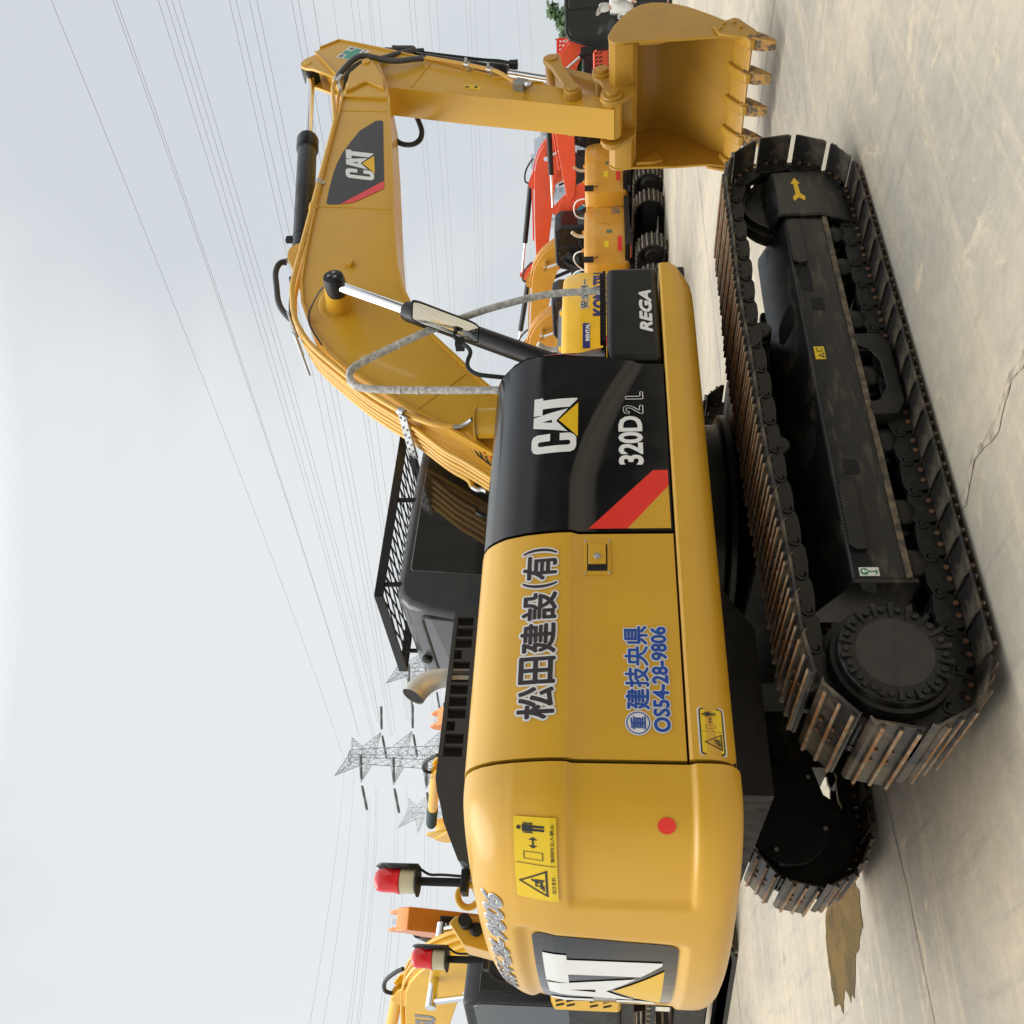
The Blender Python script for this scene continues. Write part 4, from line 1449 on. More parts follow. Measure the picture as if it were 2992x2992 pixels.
# ================================================================ handrail and mirror
mb = MB()
hr = [(.064, -1.15, 2.14), (.078, -1.15, 2.62), (.093, -1.15, 2.895), (.128, -1.15, 3.002), (.218, -1.15, 3.035), (.281, -1.15, 3.017), (.405, -1.15, 2.846), (.557, -1.15, 2.618), (.716, -1.15, 2.318), (.784, -1.15, 2.136), (.845, -1.15, 1.952), (.865, -1.15, 1.73), (.86, -1.15, 1.585)]
hp = smooth([V(p) for p in hr], 3)
mb.tube(hp, .0215, 14)
for v in mb.bm.verts:
    nn = noise.noise(v.co * 55) * .0028 + noise.noise(v.co * 16) * .002
    v.co += V((nn, nn, nn))
mb.build('handrail', FOAM, EXC, ang=80)
mb = MB()
for p in ((.078, 2.62), (.073, 2.45), (.083, 2.72), (.45, 2.775), (.62, 2.50)):
    a = V((p[0], -1.15, p[1]))
    mb.lathe([(-.006, .0235), (0, .0245), (.006, .0235)], a, V((0, 0, 1)) if p[0] < .1 else V((.55, 0, -.83)), 14)
mb.build('wrap_tape', mat('clear_tape', (.62, .60, .57), .3), EXC)
mb = MB()
def sight(xs, ys):
    d = fwd + rt2 * ((1496 - ys) / F) - up2 * ((xs - 1496) / F)
    n = V((-.88, -.43, -.24))
    return CAMPOS + d * (n.dot(V((.55, -1.15, 2.5)) - CAMPOS) / n.dot(d))
q = [sight(1205, 875), sight(1203, 935), sight(1396, 1003), sight(1399, 949)]
def quad(u, v):
    # u across, v down
    a = q[0].lerp(q[1], u)
    b = q[3].lerp(q[2], u)
    return a.lerp(b, v)
nrm = (q[1] - q[0]).cross(q[3] - q[0]).normalized()
if nrm.dot(CAMPOS - q[0]) < 0:
    nrm = -nrm
def bulge(u, v):
    return nrm * (.012 * (1 - (2 * u - 1) ** 2) * (1 - .4 * (2 * v - 1) ** 2))
po = rrect(0, 0, 1, 1, .16, 6)
po = [(u * 1.0, v if True else v) for u, v in po]
def rr2(k):
    return [(.5 + (u - .5) * k, .5 + (v - .5) * (1 - (1 - k) * .35)) for u, v in rrect(0, 0, 1, 1, .14, 6)]
mb.ringloft([[quad(*p) - nrm * .05 for p in rr2(.8)], [quad(*p) - nrm * .03 for p in rr2(1.02)], [quad(*p) + nrm * .008 for p in rr2(1.06)], [quad(*p) + nrm * .008 for p in rr2(.94)]])
mir = mb.build('mirror', BLKM, EXC, ang=40)
mb = MB()
ringsm = []
for k in (.94, .7, .4, .1):
    ringsm.append([quad(*p) + nrm * .0085 + bulge(*p) for p in rr2(k)])
mb.ringloft(ringsm, True, False)
mb.f([mb.v(p + nrm * .0) for p in ringsm[-1]])
mb.build('mirror_glass', MIRR, mir, ang=80)
mb = MB()
mb.tube([(.52, -1.13, 2.45), (.43, -1.17, 2.41), (.372, -1.2, 2.359), (.319, -1.2, 2.327), (.25, -1.2, 2.345), (.193, -1.2, 2.340), (.14, -1.2, 2.29), (.123, -1.2, 2.20), (.123, -1.18, 2.08)], .0125, 10, sm=2)
mb.box((.39, -1.2, 2.38), (.45, -1.14, 2.43))
mb.build('mirror_arm', BLKM, mir)
# ================================================================ pipes and hoses along the boom
core = [(1.93, 3.985), (1.82, 3.945), (1.65, 3.86), (1.47, 3.738), (1.2, 3.462), (1.0, 3.255), (.78, 2.955), (.63, 2.79), (.50, 2.65), (.42, 2.52), (.20, 2.24)]
ys = [-.19, -.125, -.055, .015, .085, .155]
for i, y in enumerate(ys):
    mb = MB()
    lift = .012 * (1 - abs(i - 2.5) / 2.5)
    if i == 0:
        pts = [(5.30, 4.19), (5.13, 4.205), (5.06, 4.19), (4.56, 4.085), (4.50, 4.075), (4.005, 4.064), (3.494, 4.055), (3.175, 4.05), (2.639, 4.04), (2.2, 4.03), (2.08, 4.01)] + core[1:7] + [(.70, 2.80), (.652, 2.68), (.645, 2.60)]
        pts = [(p[0], -.205, p[1]) for p in pts]
    elif i == 1:
        pts = [(5.20, 4.16), (5.00, 4.15), (4.55, 4.08), (4.0, 4.07), (3.2, 4.055), (2.6, 4.03), (2.2, 4.02), (2.05, 4.00)] + core[1:]
        pts = [(p[0], y, p[1] + .005) for p in pts]
    else:
        pts = [(p[0] + .012 * i, y, p[1] + lift) for p in core[1 if i > 2 else 0:]]
        if i == 5:
            pts = pts[:-1] + [(.43, y + .02, 2.50)]
    mb.tube(smooth([V(p) for p in pts], 2), .0215 if i in (0, 5) else .018, 10)
    mb.build('oil_pipe', YELP, boom, ang=60)
def plate(p, w, t, a):
    mb = MB()
    mb.box((p[0] - w / 2, p[1], p[2] - t / 2), (p[0] + w / 2, p[3], p[2] + t / 2), Matrix.Rotation(a, 3, 'Y'))
    return mb
pl_ = plate((.74, -.23, 2.955, .20), .085, .016, R(-52))
cl = pl_.build('pipe_clamp', STEEL, boom, bevel=.003)
mb = MB()
for y in (-.20, -.10, -.02, .06, .13, .185):
    for s_ in (-.02, .02):
        c = V((.74 + s_ * math.cos(R(52)), y, 2.955 + s_ * math.sin(R(52))))
        nn = V((-math.sin(R(52)), 0, math.cos(R(52))))
        mb.cyl(c, c + nn * .018, .009, n=6)
mb.build('clamp_bolts', STEEL, cl)
mb = MB()
mb.lathe([(0, .03), (.05, .03)], (.80, -.215, 2.99), V((-.6, 0, -.8)), 16)
mb.build('pipe_saddle', STEEL, cl)
pl_ = plate((1.83, -.22, 3.985, .20), .06, .016, R(-25))
pl_.build('pipe_clamp', STEEL, boom, bevel=.003)
pl_ = plate((1.60, -.22, 3.895, .20), .06, .016, R(-38))
pl_.build('pipe_clamp', STEEL, boom, bevel=.003)
for x, z in ((3.55, 4.06), (3.2, 4.055)):
    mb = MB()
    mb.lathe([(-.03, .027), (.03, .027)], (x, -.205, z), (1, 0, 0), 14)
    mb.box((x - .025, -.205, z - .05), (x + .025, -.17, z))
    mb.build('pipe_saddle', STEEL if x > 3.4 else YELP, boom)
# fittings and hoses
def hose(name, pts, r, m, parent, n=10, wrap=False):
    mb = MB()
    p = smooth([V(q) for q in pts], 3)
    if wrap:
        # spiral guard: fine ridges along the hose
        L = [0]
        for a, b in zip(p, p[1:]):
            L.append(L[-1] + (b - a).length)
        k = int(L[-1] / .0065)
        q = []
        for j in range(k + 1):
            s = L[-1] * j / k
            for i in range(len(L) - 1):
                if s <= L[i + 1] + 1e-9:
                    q.append(p[i].lerp(p[i + 1], (s - L[i]) / max(1e-9, L[i + 1] - L[i])))
                    break
        mb.tube(q, r, n, rfun=lambda t: 1.0 + (.13 if int(round(t * (len(q) - 1))) % 2 else -.07))
    else:
        mb.tube(p, r, n)
    return mb.build(name, m, parent, ang=40)
hose('pipe_elbow', [(.645, -.205, 2.60), (.642, -.206, 2.55), (.66, -.22, 2.51), (.668, -.25, 2.47)], .017, STEEL, boom)
hose('hose', [(.668, -.25, 2.47), (.67, -.26, 2.42), (.665, -.27, 2.36)], .019, RUBB, boom)
mb = MB()
mb.lathe([(0, .10), (.26, .10), (.262, .112), (.272, .112)], (.575, -.315, 2.16), (0, 0, 1), 32)
mb.build('hose_cover', YEL, EXC, ang=30)
mb = MB()
mb.prism([(.60, 2.50), (.40, 2.29), (.38, 2.305), (.585, 2.515)], -.21, -.12)
mf = mb.build('grease_manifold', YEL, boom, bevel=.003)
for i in range(5):
    c = V((.575 - .042 * i, -.175, 2.50 - .043 * i))
    mb = MB()
    mb.lathe([(0, .011), (.016, .011), (.02, .006)], c, V((-.7, 0, .7)), 8)
    mb.build('grease_cap', ORNG, mf)
    hose('grease_line', [c + V((-.02, .02, .0)), c + V((-.06, .06, -.02)), c + V((-.09, .10, -.09))], .005, RUBB, mf, 6)
hose('pipe_elbow', [(.43, .175, 2.50), (.40, .18, 2.46), (.40, .17, 2.42), (.37, .16, 2.39)], .02, STEEL, boom)
hose('hose', [(2.66, -.05, 4.215), (2.66, -.06, 4.27), (2.52, -.07, 4.28), (2.32, -.08, 4.22), (2.10, -.09, 4.16), (1.93, -.10, 4.05), (1.86, -.11, 3.97)], .024, RUBB, boom)
hose('hose', [(2.52, .0, 4.16), (2.40, 0, 4.12), (2.2, .0, 4.10), (1.98, .02, 4.05), (1.86, .03, 3.98)], .022, RUBB, boom)
hose('hose_fitting', [(2.70, -.05, 4.17), (2.67, -.055, 4.26), (2.60, -.06, 4.275)], .023, STEEL, boom)
hose('sensor_cable', [(1.84, -.50, 3.60), (1.86, -.40, 3.70), (1.86, -.27, 3.79), (1.80, -.225, 3.82), (1.68, -.215, 3.79), (1.48, -.21, 3.66)], .007, RUBB, boom, 6)
hose('spiral_hose', [(5.30, -.205, 4.19), (5.45, -.22, 4.14), (5.60, -.235, 4.06), (5.66, -.235, 3.98), (5.60, -.23, 3.84), (5.545, -.225, 3.72), (5.545, -.21, 3.60), (5.61, -.19, 3.46), (5.63, -.18, 3.36)], .027, SPRG, boom, 10, True)
hose('spiral_hose', [(5.22, -.12, 4.16), (5.42, -.19, 4.10), (5.56, -.19, 4.03), (5.66, -.185, 3.92), (5.70, -.17, 3.78), (5.84, -.14, 3.66), (5.95, -.10, 3.52), (6.03, -.09, 3.52), (6.06, -.08, 3.62), (6.11, -.06, 3.73), (6.16, -.04, 3.76)], .025, SPRG, boom, 10, True)
hose('spiral_hose', [(5.20, .165, 3.45), (5.08, .20, 3.40), (4.94, .20, 3.36), (4.80, .20, 3.36), (4.71, .20, 3.43), (4.74, .20, 3.56), (4.86, .19, 3.64)], .024, RUBB, boom, 10, True)
mb = MB()
mb.box((5.20, -.24, 4.13), (5.31, -.09, 4.17), Matrix.Rotation(R(10), 3, 'Y'))
mb.lathe([(0, .03), (.06, .03)], (5.23, -.205, 4.195), (1, 0, -.1), 12)
mb.lathe([(0, .027), (.06, .027)], (5.16, -.12, 4.155), (1, 0, 0), 12)
mb.build('hose_clamp', STEEL, boom, bevel=.003)
mb = MB()
pp = [(5.62, -.19, 3.33), (5.45, -.19, 2.93), (5.31, -.19, 2.66), (5.27, -.19, 2.59), (5.18, -.185, 2.50), (5.09, -.17, 2.42)]
mb.tube(smooth([V(p) for p in pp], 2), .021, 10)
sp2 = mb.build('oil_pipe', YELP, stick)
for x, z in ((5.435, 2.90), (5.315, 2.67)):
    mb = MB()
    u = V((-.43, 0, -.9)).normalized()
    mb.lathe([(-.03, .028), (.03, .028)], (x, -.19, z), u, 14)
    mb.box((x - .02, -.235, z + .0), (x + .06, -.215, z + .025))
    mb.box((x - .03, -.17, z - .07), (x + .03, -.135, z - .0))
    mb.build('pipe_saddle', STEEL, sp2, bevel=.002, seg=1)
mb = MB()
mb.box((4.98, -.215, 2.30), (5.09, -.13, 2.41), Matrix.Rotation(R(24), 3, 'Y'))
vb = mb.build('stop_valve', mat('grey_cast_valve', (.30, .30, .28), .45, metal=.4), stick, bevel=.005)
mb = MB()
u = V((-.42, -.25, -.88)).normalized()
mb.lathe([(0, .026), (.03, .026), (.032, .032), (.05, .032), (.052, .024), (.07, .028), (.085, .018)], (5.0, -.19, 2.31), u, 14)
mb.build('valve_coupling', STEEL, vb, ang=25)
# ================================================================ ground
def rnd_ground():
    m = bpy.data.materials.new('dusty_concrete')
    m.use_nodes = True
    t = m.node_tree
    b = t.nodes['Principled BSDF']
    tc = t.nodes.new('ShaderNodeTexCoord')
    def noise_(scale, stretch, detail=6, rough=.6, dist=0.0, rot=0.0):
        mp = t.nodes.new('ShaderNodeMapping')
        mp.inputs['Scale'].default_value = stretch
        mp.inputs['Rotation'].default_value = (0, 0, rot)
        t.links.new(tc.outputs['Object'], mp.inputs['Vector'])
        n = t.nodes.new('ShaderNodeTexNoise')
        n.inputs['Scale'].default_value = scale
        n.inputs['Detail'].default_value = detail
        n.inputs['Roughness'].default_value = rough
        n.inputs['Distortion'].default_value = dist
        t.links.new(mp.outputs['Vector'], n.inputs['Vector'])
        return n.outputs['Fac']
    def ramp(src, a, c0, e, c1):
        r = t.nodes.new('ShaderNodeMapRange')
        r.inputs['From Min'].default_value = a
        r.inputs['From Max'].default_value = e
        r.inputs['To Min'].default_value = c0
        r.inputs['To Max'].default_value = c1
        t.links.new(src, r.inputs['Value'])
        return r.outputs['Result']
    def mixc(f, c1, c2):
        x = t.nodes.new('ShaderNodeMixRGB')
        t.links.new(f, x.inputs['Fac'])
        for i, c in (('Color1', c1), ('Color2', c2)):
            if isinstance(c, tuple):
                x.inputs[i].default_value = (*c, 1)
            else:
                t.links.new(c, x.inputs[i])
        return x.outputs['Color']
    big = ramp(noise_(.35, (1, 1, 1), 5, .55, .6), .40, 0, .62, 1)
    c = mixc(big, (.49, .43, .325), (.35, .32, .265))
    streak = ramp(noise_(1.1, (.35, 5.5, 1), 7, .7, .4, R(8)), .50, 0, .70, .75)
    c = mixc(streak, c, (.55, .465, .33))
    streak2 = ramp(noise_(1.6, (6.0, .5, 1), 7, .7, .3, R(-14)), .54, 0, .72, .55)
    c = mixc(streak2, c, (.25, .24, .215))
    patch = ramp(noise_(2.6, (1, 1, 1), 8, .72, 1.2), .585, 0, .66, .8)
    c = mixc(patch, c, (.57, .48, .34))
    dark = ramp(noise_(.8, (1, 1.6, 1), 6, .6, 1.0), .60, 0, .74, .6)
    c = mixc(dark, c, (.22, .21, .195))
    speck = ramp(noise_(30, (1, 1, 1), 3, .6), .68, 0, .76, .55)
    c = mixc(speck, c, (.16, .15, .14))
    fine = ramp(noise_(9, (1, 1, 1), 6, .75), .3, .86, .7, 1.1)
    mul = t.nodes.new('ShaderNodeVectorMath')
    mul.operation = 'SCALE'
    t.links.new(c, mul.inputs[0])
    t.links.new(fine, mul.inputs['Scale'])
    t.links.new(mul.outputs['Vector'], b.inputs['Base Color'])
    t.links.new(ramp(noise_(1.5, (1, 1, 1), 5, .6), .3, .55, .7, .85), b.inputs['Roughness'])
    bp = t.nodes.new('ShaderNodeBump')
    bp.inputs['Strength'].default_value = .35
    bp.inputs['Distance'].default_value = .01
    t.links.new(noise_(24, (1, 1, 1), 6, .7), bp.inputs['Height'])
    t.links.new(bp.outputs['Normal'], b.inputs['Normal'])
    return m
GROUND = rnd_ground()
mb = MB()
N = 40
mb.grid([[(-400 + 1200 * i / N, -300 + 1100 * j / N, 0) for j in range(N + 1)] for i in range(N + 1)])
g_ = mb.build('ground', GROUND)
tag(g_, None, None, kind='structure')
# joints and cracks of the slab
CRK = mat('crack_dark', (.07, .065, .058), .9, var=.8, var_scale=20, var_col=(.28, .24, .18))
SPALL = mat('spalled_joint', (.52, .45, .34), .9, var=.9, var_scale=14, var_col=(.24, .21, .17), lo=.42, hi=.6)
def strip(name, pts, w, m, z, jit=.3):
    mb = MB()
    p = [V((a[0], a[1], z)) for a in pts]
    q = []
    for a, b in zip(p, p[1:]):
        k = max(1, int((b - a).length / .05))
        q += [a.lerp(b, i / k) for i in range(k)]
    q.append(p[-1])
    L, Rr = [], []
    for i, c in enumerate(q):
        d = (q[min(i + 1, len(q) - 1)] - q[max(0, i - 1)]).normalized()
        n = V((-d.y, d.x, 0))
        o = noise.noise(c * 3.1) * w * 1.6 * jit * 3 + noise.noise(c * 17) * w * jit
        ww = w * (.6 + .7 * abs(noise.noise(c * 11 + V((5, 0, 0)))))
        L.append(c + n * (o + ww / 2))
        Rr.append(c + n * (o - ww / 2))
    mb.grid([L, Rr])
    o = mb.build(name, m)
    tag(o, None, None, kind='structure')
    return o
strip('ground_joint', [(-1.35, .60), (-1.72, .53), (-2.1, .475), (-2.7, .46), (-6, .47)], .010, CRK, .004)
strip('ground_joint', [(1.5, .6), (-1.35, .60)], .010, CRK, .004)
strip('ground_joint', [(-.895, 1.2), (-.90, -1.38), (-.88, -1.85), (-.89, -2.4), (-.9, -6)], .055, SPALL, .004, .5)
strip('ground_joint', [(-.895, -1.0), (-.90, -1.38), (-.88, -1.85), (-.89, -2.4)], .004, SPALL, .008, .8)
strip('ground_joint', [(3, 8.6), (-.73, 8.52), (-1.3, 8.33), (-1.65, 8.24), (-5, 8.2)], .02, CRK, .004)
strip('ground_joint', [(5.4, -4), (5.42, 1.0), (5.4, 9)], .014, CRK, .004)
strip('ground_joint', [(5.4, 4.5), (20, 4.5)], .015, CRK, .004)
# oily wet stain below the rear of the machine
mb = MB()
pu = [(-1.648, 1.811), (-1.74, 1.60), (-1.838, 1.512), (-1.95, 1.53), (-2.036, 1.566), (-2.09, 1.70), (-2.157, 1.878), (-2.27, 1.96), (-2.362, 2.07), (-2.33, 2.13), (-2.364, 2.185), (-2.288, 2.25), (-2.275, 2.329), (-2.33, 2.40), (-2.375, 2.46), (-2.32, 2.58), (-2.293, 2.712), (-2.16, 2.73), (-2.041, 2.711), (-1.901, 2.703), (-1.731, 2.599), (-1.67, 2.5), (-1.658, 2.399), (-1.60, 2.1)]
pp = []
for a, b in zip(pu, pu[1:] + pu[:1]):
    for i in range(4):
        c = V((*a, 0)).lerp(V((*b, 0)), i / 4)
        n_ = noise.noise(c * 14) * .03
        pp.append((c.x + n_, c.y + noise.noise(c * 14 + V((7, 0, 0))) * .03, .004))
mb.f([mb.v(p) for p in pp])
st = mb.build('wet_stain', mat('wet_oily_concrete', (.085, .070, .042), .22, var=.9, var_scale=2.6, var_col=(.15, .085, .012), lo=.45, hi=.6, rvar=.2, bump=.05, bump_scale=30))
tag(st, None, None, kind='structure')
# ================================================================ warehouse behind the viewer (seen only in reflections)
WALLM = mat('warehouse_sheet', (.20, .19, .17), .6, var=.3, var_scale=.6)
ROOFM = mat('warehouse_roof', (.10, .11, .12), .5)
wh = thing('warehouse', 'long grey sheet-metal warehouse facing the machine yard, behind the viewer', 'building', (0, -16, 0))
mb = MB()
for k in range(60):
    x = -32 + k * 1.1
    mb.box((x, 0, 0), (x + .55, .12, 9.2))
    mb.box((x + .55, 0, 0), (x + 1.1, .06, 9.2))
mb.build('wall', WALLM, wh)
mb = MB()
mb.prism([(-.2, 9.2), (1.6, 9.0), (1.6, 9.2), (-12, 12.5), (-12, 12.2)], -33, 35, 'x')
mb.build('roof', ROOFM, wh)
for x in (-20, -6, 8):
    mb = MB()
    mb.box((x, .12, 0), (x + 5.5, .2, 5.2))
    mb.build('door', mat('shed_door_%d' % (x + 20), (.03, .032, .035), .5), wh)
# ================================================================ other excavators of the yard
SHB = mat('yard_track_shoe', (.16, .135, .10), .6, var=.9, var_scale=5, var_col=(.30, .25, .17))
MATS = {}
def paint(nm, c, r=.35, coat=.3):
    if nm not in MATS:
        MATS[nm] = mat(nm, c, r, coat=coat, var=.25, var_scale=2, bump=.0)
    return MATS[nm]
DGLASS = mat('yard_cab_glass', (.02, .022, .022), .05, spec=.8, coat=.5)
CLEARG = mat('yard_clear_glass', (.75, .80, .78), .02, trans=1.0, spec=.5)
def loopXZ(L, r, n=12):
    p = []
    for i in range(n + 1):
        a = R(-90 + 180 * i / n)
        p.append(V((L / 2 + r * math.cos(a), r + r * math.sin(a))))
    for i in range(n + 1):
        a = R(90 + 180 * i / n)
        p.append(V((-L / 2 + r * math.cos(a), r + r * math.sin(a))))
    return p
def rotp(p, c, a):
    x, z = p[0] - c[0], p[1] - c[1]
    return (c[0] + x * math.cos(a) - z * math.sin(a), c[1] + x * math.sin(a) + z * math.cos(a))
def digger(name, label, loc, az, s, body, cwm, cabm, ba=0.0, sa=0.0, group='excavators parked in the yard', glass=None, boom=None, hoodm=None, rail=True, grille=True, cab_h=2.97, sleeve=None, boomw=.2, cwz=2.08, tail=0.0):
    boom = boom or body
    glass = glass or DGLASS
    t = thing(name, label, 'excavator', loc, R(az), s, group)
    def ob(nm, mb, m, par=None, **k):
        return mb.build(nm, m, par or t, **k)
    # running gear
    for sg in (-1, 1):
        yc = sg * 1.1
        mb = MB()
        outer, inner = loopXZ(3.24, .42), loopXZ(3.24, .37)
        inner = [p + V((0, .05)) for p in inner]
        mb.ringloft([[(p.x, yc - .3, p.y) for p in inner], [(p.x, yc - .3, p.y - 0) for p in [q - V((0, .42)) for q in []]] or [(p.x, yc - .3, p.y) for p in outer], [(p.x, yc + .3, p.y) for p in outer], [(p.x, yc + .3, p.y) for p in inner]], caps=False)
        tr = ob('track', mb, UND, bevel=0)
        o = [q for q, _ in along(loopXZ(3.24, .42), 72, 0)[0]]
        mb = MB()
        for i, c in enumerate(o):
            d = (o[(i + 1) % len(o)] - o[i - 1]).normalized()
            n = V((d.y, -d.x))
            w = .017
            a, b = c - d * w, c + d * w
            mb.ringloft([[(a.x, yc - .29, a.y), (b.x, yc - .29, b.y), (b.x + n.x * .045, yc - .29, b.y + n.y * .045), (a.x + n.x * .045, yc - .29, a.y + n.y * .045)],
                         [(a.x, yc + .29, a.y), (b.x, yc + .29, b.y), (b.x + n.x * .045, yc + .29, b.y + n.y * .045), (a.x + n.x * .045, yc + .29, a.y + n.y * .045)]])
        gr = ob('grousers', mb, SHB, tr)
        gr['kind'] = 'stuff'
        mb = MB()
        mb.prism([(-1.3, .20), (1.35, .20), (1.35, .45), (1.2, .58), (-1.2, .58), (-1.3, .5)], yc - .12 - (.0), yc + .14)
        tf = ob('track_frame', mb, UND, bevel=.02)
        for x in (-1.62, 1.62):
            mb = MB()
            mb.lathe([(0, .18), (.03, .21), (.06, .31), (.40, .31), (.43, .21), (.46, .18)], (x, yc - .23, .42), (0, 1, 0), 20)
            ob('drive_wheel', mb, UND, tf)
        mb = MB()
        mb.prism([(-1.30, .22), (-1.30, .64), (-1.75, .64), (-1.92, .5), (-1.92, .34), (-1.75, .22)], yc - sg * .34, yc - sg * .28)
        ob('motor_cover', mb, BLKM, tf)
    mb = MB()
    mb.box((-.8, -.8, .5), (.8, .8, .85))
    mb.cyl((0, 0, .84), (0, 0, 1.06), .6, n=24)
    mb.box((-2.0, -1.2, 1.02), (1.4, 1.25, 1.16))
    ob('turntable', mb, UND)
    # upper body
    mb = MB()
    mb.box((-1.75, -1.33, 1.16), (.75, -.5, 1.95))
    ob('side_doors', mb, body, bevel=.06, seg=3)
    mb = MB()
    mb.box((-1.75, .34, 1.16), (-.18, 1.33, 1.95))
    sd = ob('radiator_door', mb, body, bevel=.05, seg=3)
    if grille:
        mb = MB()
        for zz in (1.27, 1.42, 1.68, 1.80):
            for i in range(11):
                x = -1.50 + i * .11
                if 1.3 < zz < 1.8 and .0 > x > -.0:
                    continue
                mb.prism([(x, zz), (x + .04, zz), (x + .085, zz + .09), (x + .045, zz + .09)], 1.325, 1.336)
        ob('vent_slot_shade', mb, DARK, sd)  # raised dark bars paint the shade inside the vents
    mb = MB()
    mb.prism([(-1.9, 1.9), (-1.9, 2.12), (-1.7, 2.26), (-.75, 2.26), (-.6, 2.15), (-.6, 1.9)], -1.0, .95)
    ob('engine_hood', mb, hoodm or HOODM, bevel=.04, seg=3)
    # counterweight: rounded plan with a chamfered top
    pl = []
    for i in range(29):
        a = R(118 + 124 * i / 28)
        pl.append(V((2.72 * math.cos(a), 2.72 * math.sin(a))))
    pl = [p for p in pl if abs(p.y) < 1.30]
    pl = [V((-1.78, 1.34)), V((-2.05, 1.34)), V((-2.22, 1.30))] + [p for p in pl if abs(p.y) < 1.2] + [V((-2.22, -1.30)), V((-2.05, -1.34)), V((-1.78, -1.34))]
    rows = []
    for z, k in ((1.02, .12), (1.06, .05), (1.12, .01), (1.18, 0), (cwz - .33, 0), (cwz - .31, .004), (cwz - .12, .055), (cwz - .06, .09), (cwz - .02, .14), (cwz, .22)):
        rows.append([(-1.78 + (p.x + 1.78) * (1 - k * .8), p.y * (1 - k * .45), z) for p in pl])
    mb = MB()
    mb.ringloft(rows)
    cw = ob('counterweight', mb, cwm, ang=24)
    for y in (-.45, .45):
        mb = MB()
        mb.lathe([(-.03, .05), (.03, .05)], (-2.1, y, cwz + .02), (0, 1, 0), 16)
        ob('lifting_eye', mb, cwm, cw)
    if tail:
        for oo in t.children:
            if oo.name.split('.')[0] in ('side_doors', 'radiator_door', 'engine_hood', 'counterweight'):
                oo.location.x += tail
    # cab
    mb = MB()
    cpf = [(-.35, 1.16), (-.35, cab_h - .2), (-.22, cab_h), (.95, cab_h), (1.15, cab_h - .12), (1.45, 2.0), (1.45, 1.16)]
    mb.prism(cpf, .36, 1.32)
    cb = ob('cab', mb, cabm, bevel=.05, seg=3)
    def pane(pts, y0, y1, nm='window'):
        mb = MB()
        mb.prism(pts, y0, y1)
        ob(nm, mb, glass, cb, bevel=.004, seg=1)
    h = cab_h
    pane([(-.27, 1.75), (-.27, h - .22), (-.2, h - .13), (.28, h - .13), (.28, 1.75)], 1.315, 1.328)
    pane([(.36, 1.45), (.36, h - .13), (.92, h - .13), (1.06, h - .2), (1.33, 2.0), (1.33, 1.45)], 1.315, 1.328)
    pane([(-.25, 1.9), (-.25, h - .13), (.92, h - .13), (1.06, h - .2), (1.33, 2.0), (1.33, 1.9)], .352, .365)
    mb = MB()
    mb.box((-.358, .46, 2.0), (-.345, 1.22, h - .2))
    ob('rear_window', mb, glass, cb, bevel=.004)
    mb = MB()
    a, b = V((1.155, 0, h - .16)), V((1.452, 0, 2.0))
    mb.ringloft([[(a.x, .44, a.z), (a.x + .012, .44, a.z + .006), (a.x + .012, 1.24, a.z + .006), (a.x, 1.24, a.z)], [(b.x, .44, b.z), (b.x + .012, .44, b.z), (b.x + .012, 1.24, b.z), (b.x, 1.24, b.z)]])
    ob('windscreen', mb, glass, cb)
    # boom group
    ft, nose = (.1, 1.78), (5.5, 3.915)
    A = R(ba)
    rb = lambda p: rotp(p, ft, A)
    mb = MB()
    mb.prism([rb(p) for p in [(5.62, 3.92), (5.45, 4.06)] + BT[1:-1] + [(-.06, 1.82), (.05, 1.62), (.25, 1.62)] + BB[::-1][1:] + [(5.5, 3.78)]], -boomw, boomw)
    bo = ob('boom', mb, boom, bevel=.015)
    for yy in (-.12, 0, .12):
        mb = MB()
        mb.tube(smooth([V((rb(p)[0], yy, rb(p)[1] + .05)) for p in [(4.6, 4.08), (2.6, 4.02), (2.0, 3.92), (1.45, 3.66), (.85, 2.98), (.35, 2.28)]], 2), .022, 7)
        ob('oil_pipe', mb, boom, bo)
    n2 = rb(nose)
    B = A + R(sa)
    rs = lambda p: rotp(rotp(p, nose, B), (0, 0), 0) if False else tuple(V(rotp(p, nose, B)) + V(n2) - V(nose))
    mb = MB()
    mb.prism([rs(p) for p in SL + SRR], -.16, .16)
    st = ob('stick', mb, boom, bevel=.012)
    for sg in (-1, 1):
        mb = MB()
        mb.prism([rs(p) for p in [(5.44, 4.19), (5.98, 4.535), (5.93, 4.61), (5.81, 4.685), (5.71, 4.62), (5.66, 4.5)]], sg * .10, sg * .14)
        ob('cylinder_lug', mb, boom, st)
        mb = MB()
        p0, p1 = V((.85, sg * .5, 1.55)), V((rb((1.79, 3.54))[0], sg * .5, rb((1.79, 3.54))[1]))
        dd = (p1 - p0)
        mb.cyl(p0, p0 + dd * .6, .07, n=14)
        lc = ob('lift_cylinder', mb, BLKS)
        mb = MB()
        mb.cyl(p0 + dd * .6, p1, .042, n=12)
        mb.cyl((p1.x, sg * .2, p1.z), (p1.x, sg * .58, p1.z), .075, n=14)
        ob('rod', mb, CHROME, lc)
    q0, q1 = rb((2.71, 4.13)), rs((5.80, 4.603))
    p0, p1 = V((q0[0], 0, q0[1])), V((q1[0], 0, q1[1]))
    dd = (p1 - p0)
    mb = MB()
    mb.cyl(p0, p0 + dd * .64, .09, n=16)
    sc = ob('stick_cylinder', mb, sleeve and boom or BLKS)
    mb = MB()
    if sleeve:
        mb.tube([p0 + dd * (.62 + .30 * i / 30) for i in range(31)], .098, 14, rfun=lambda t: 1 + .10 * math.sin(t * 75))
    else:
        mb.cyl(p0 + dd * .64, p1, .045, n=14)
    ob('rod_sleeve' if sleeve else 'rod', mb, sleeve or CHROME, sc)
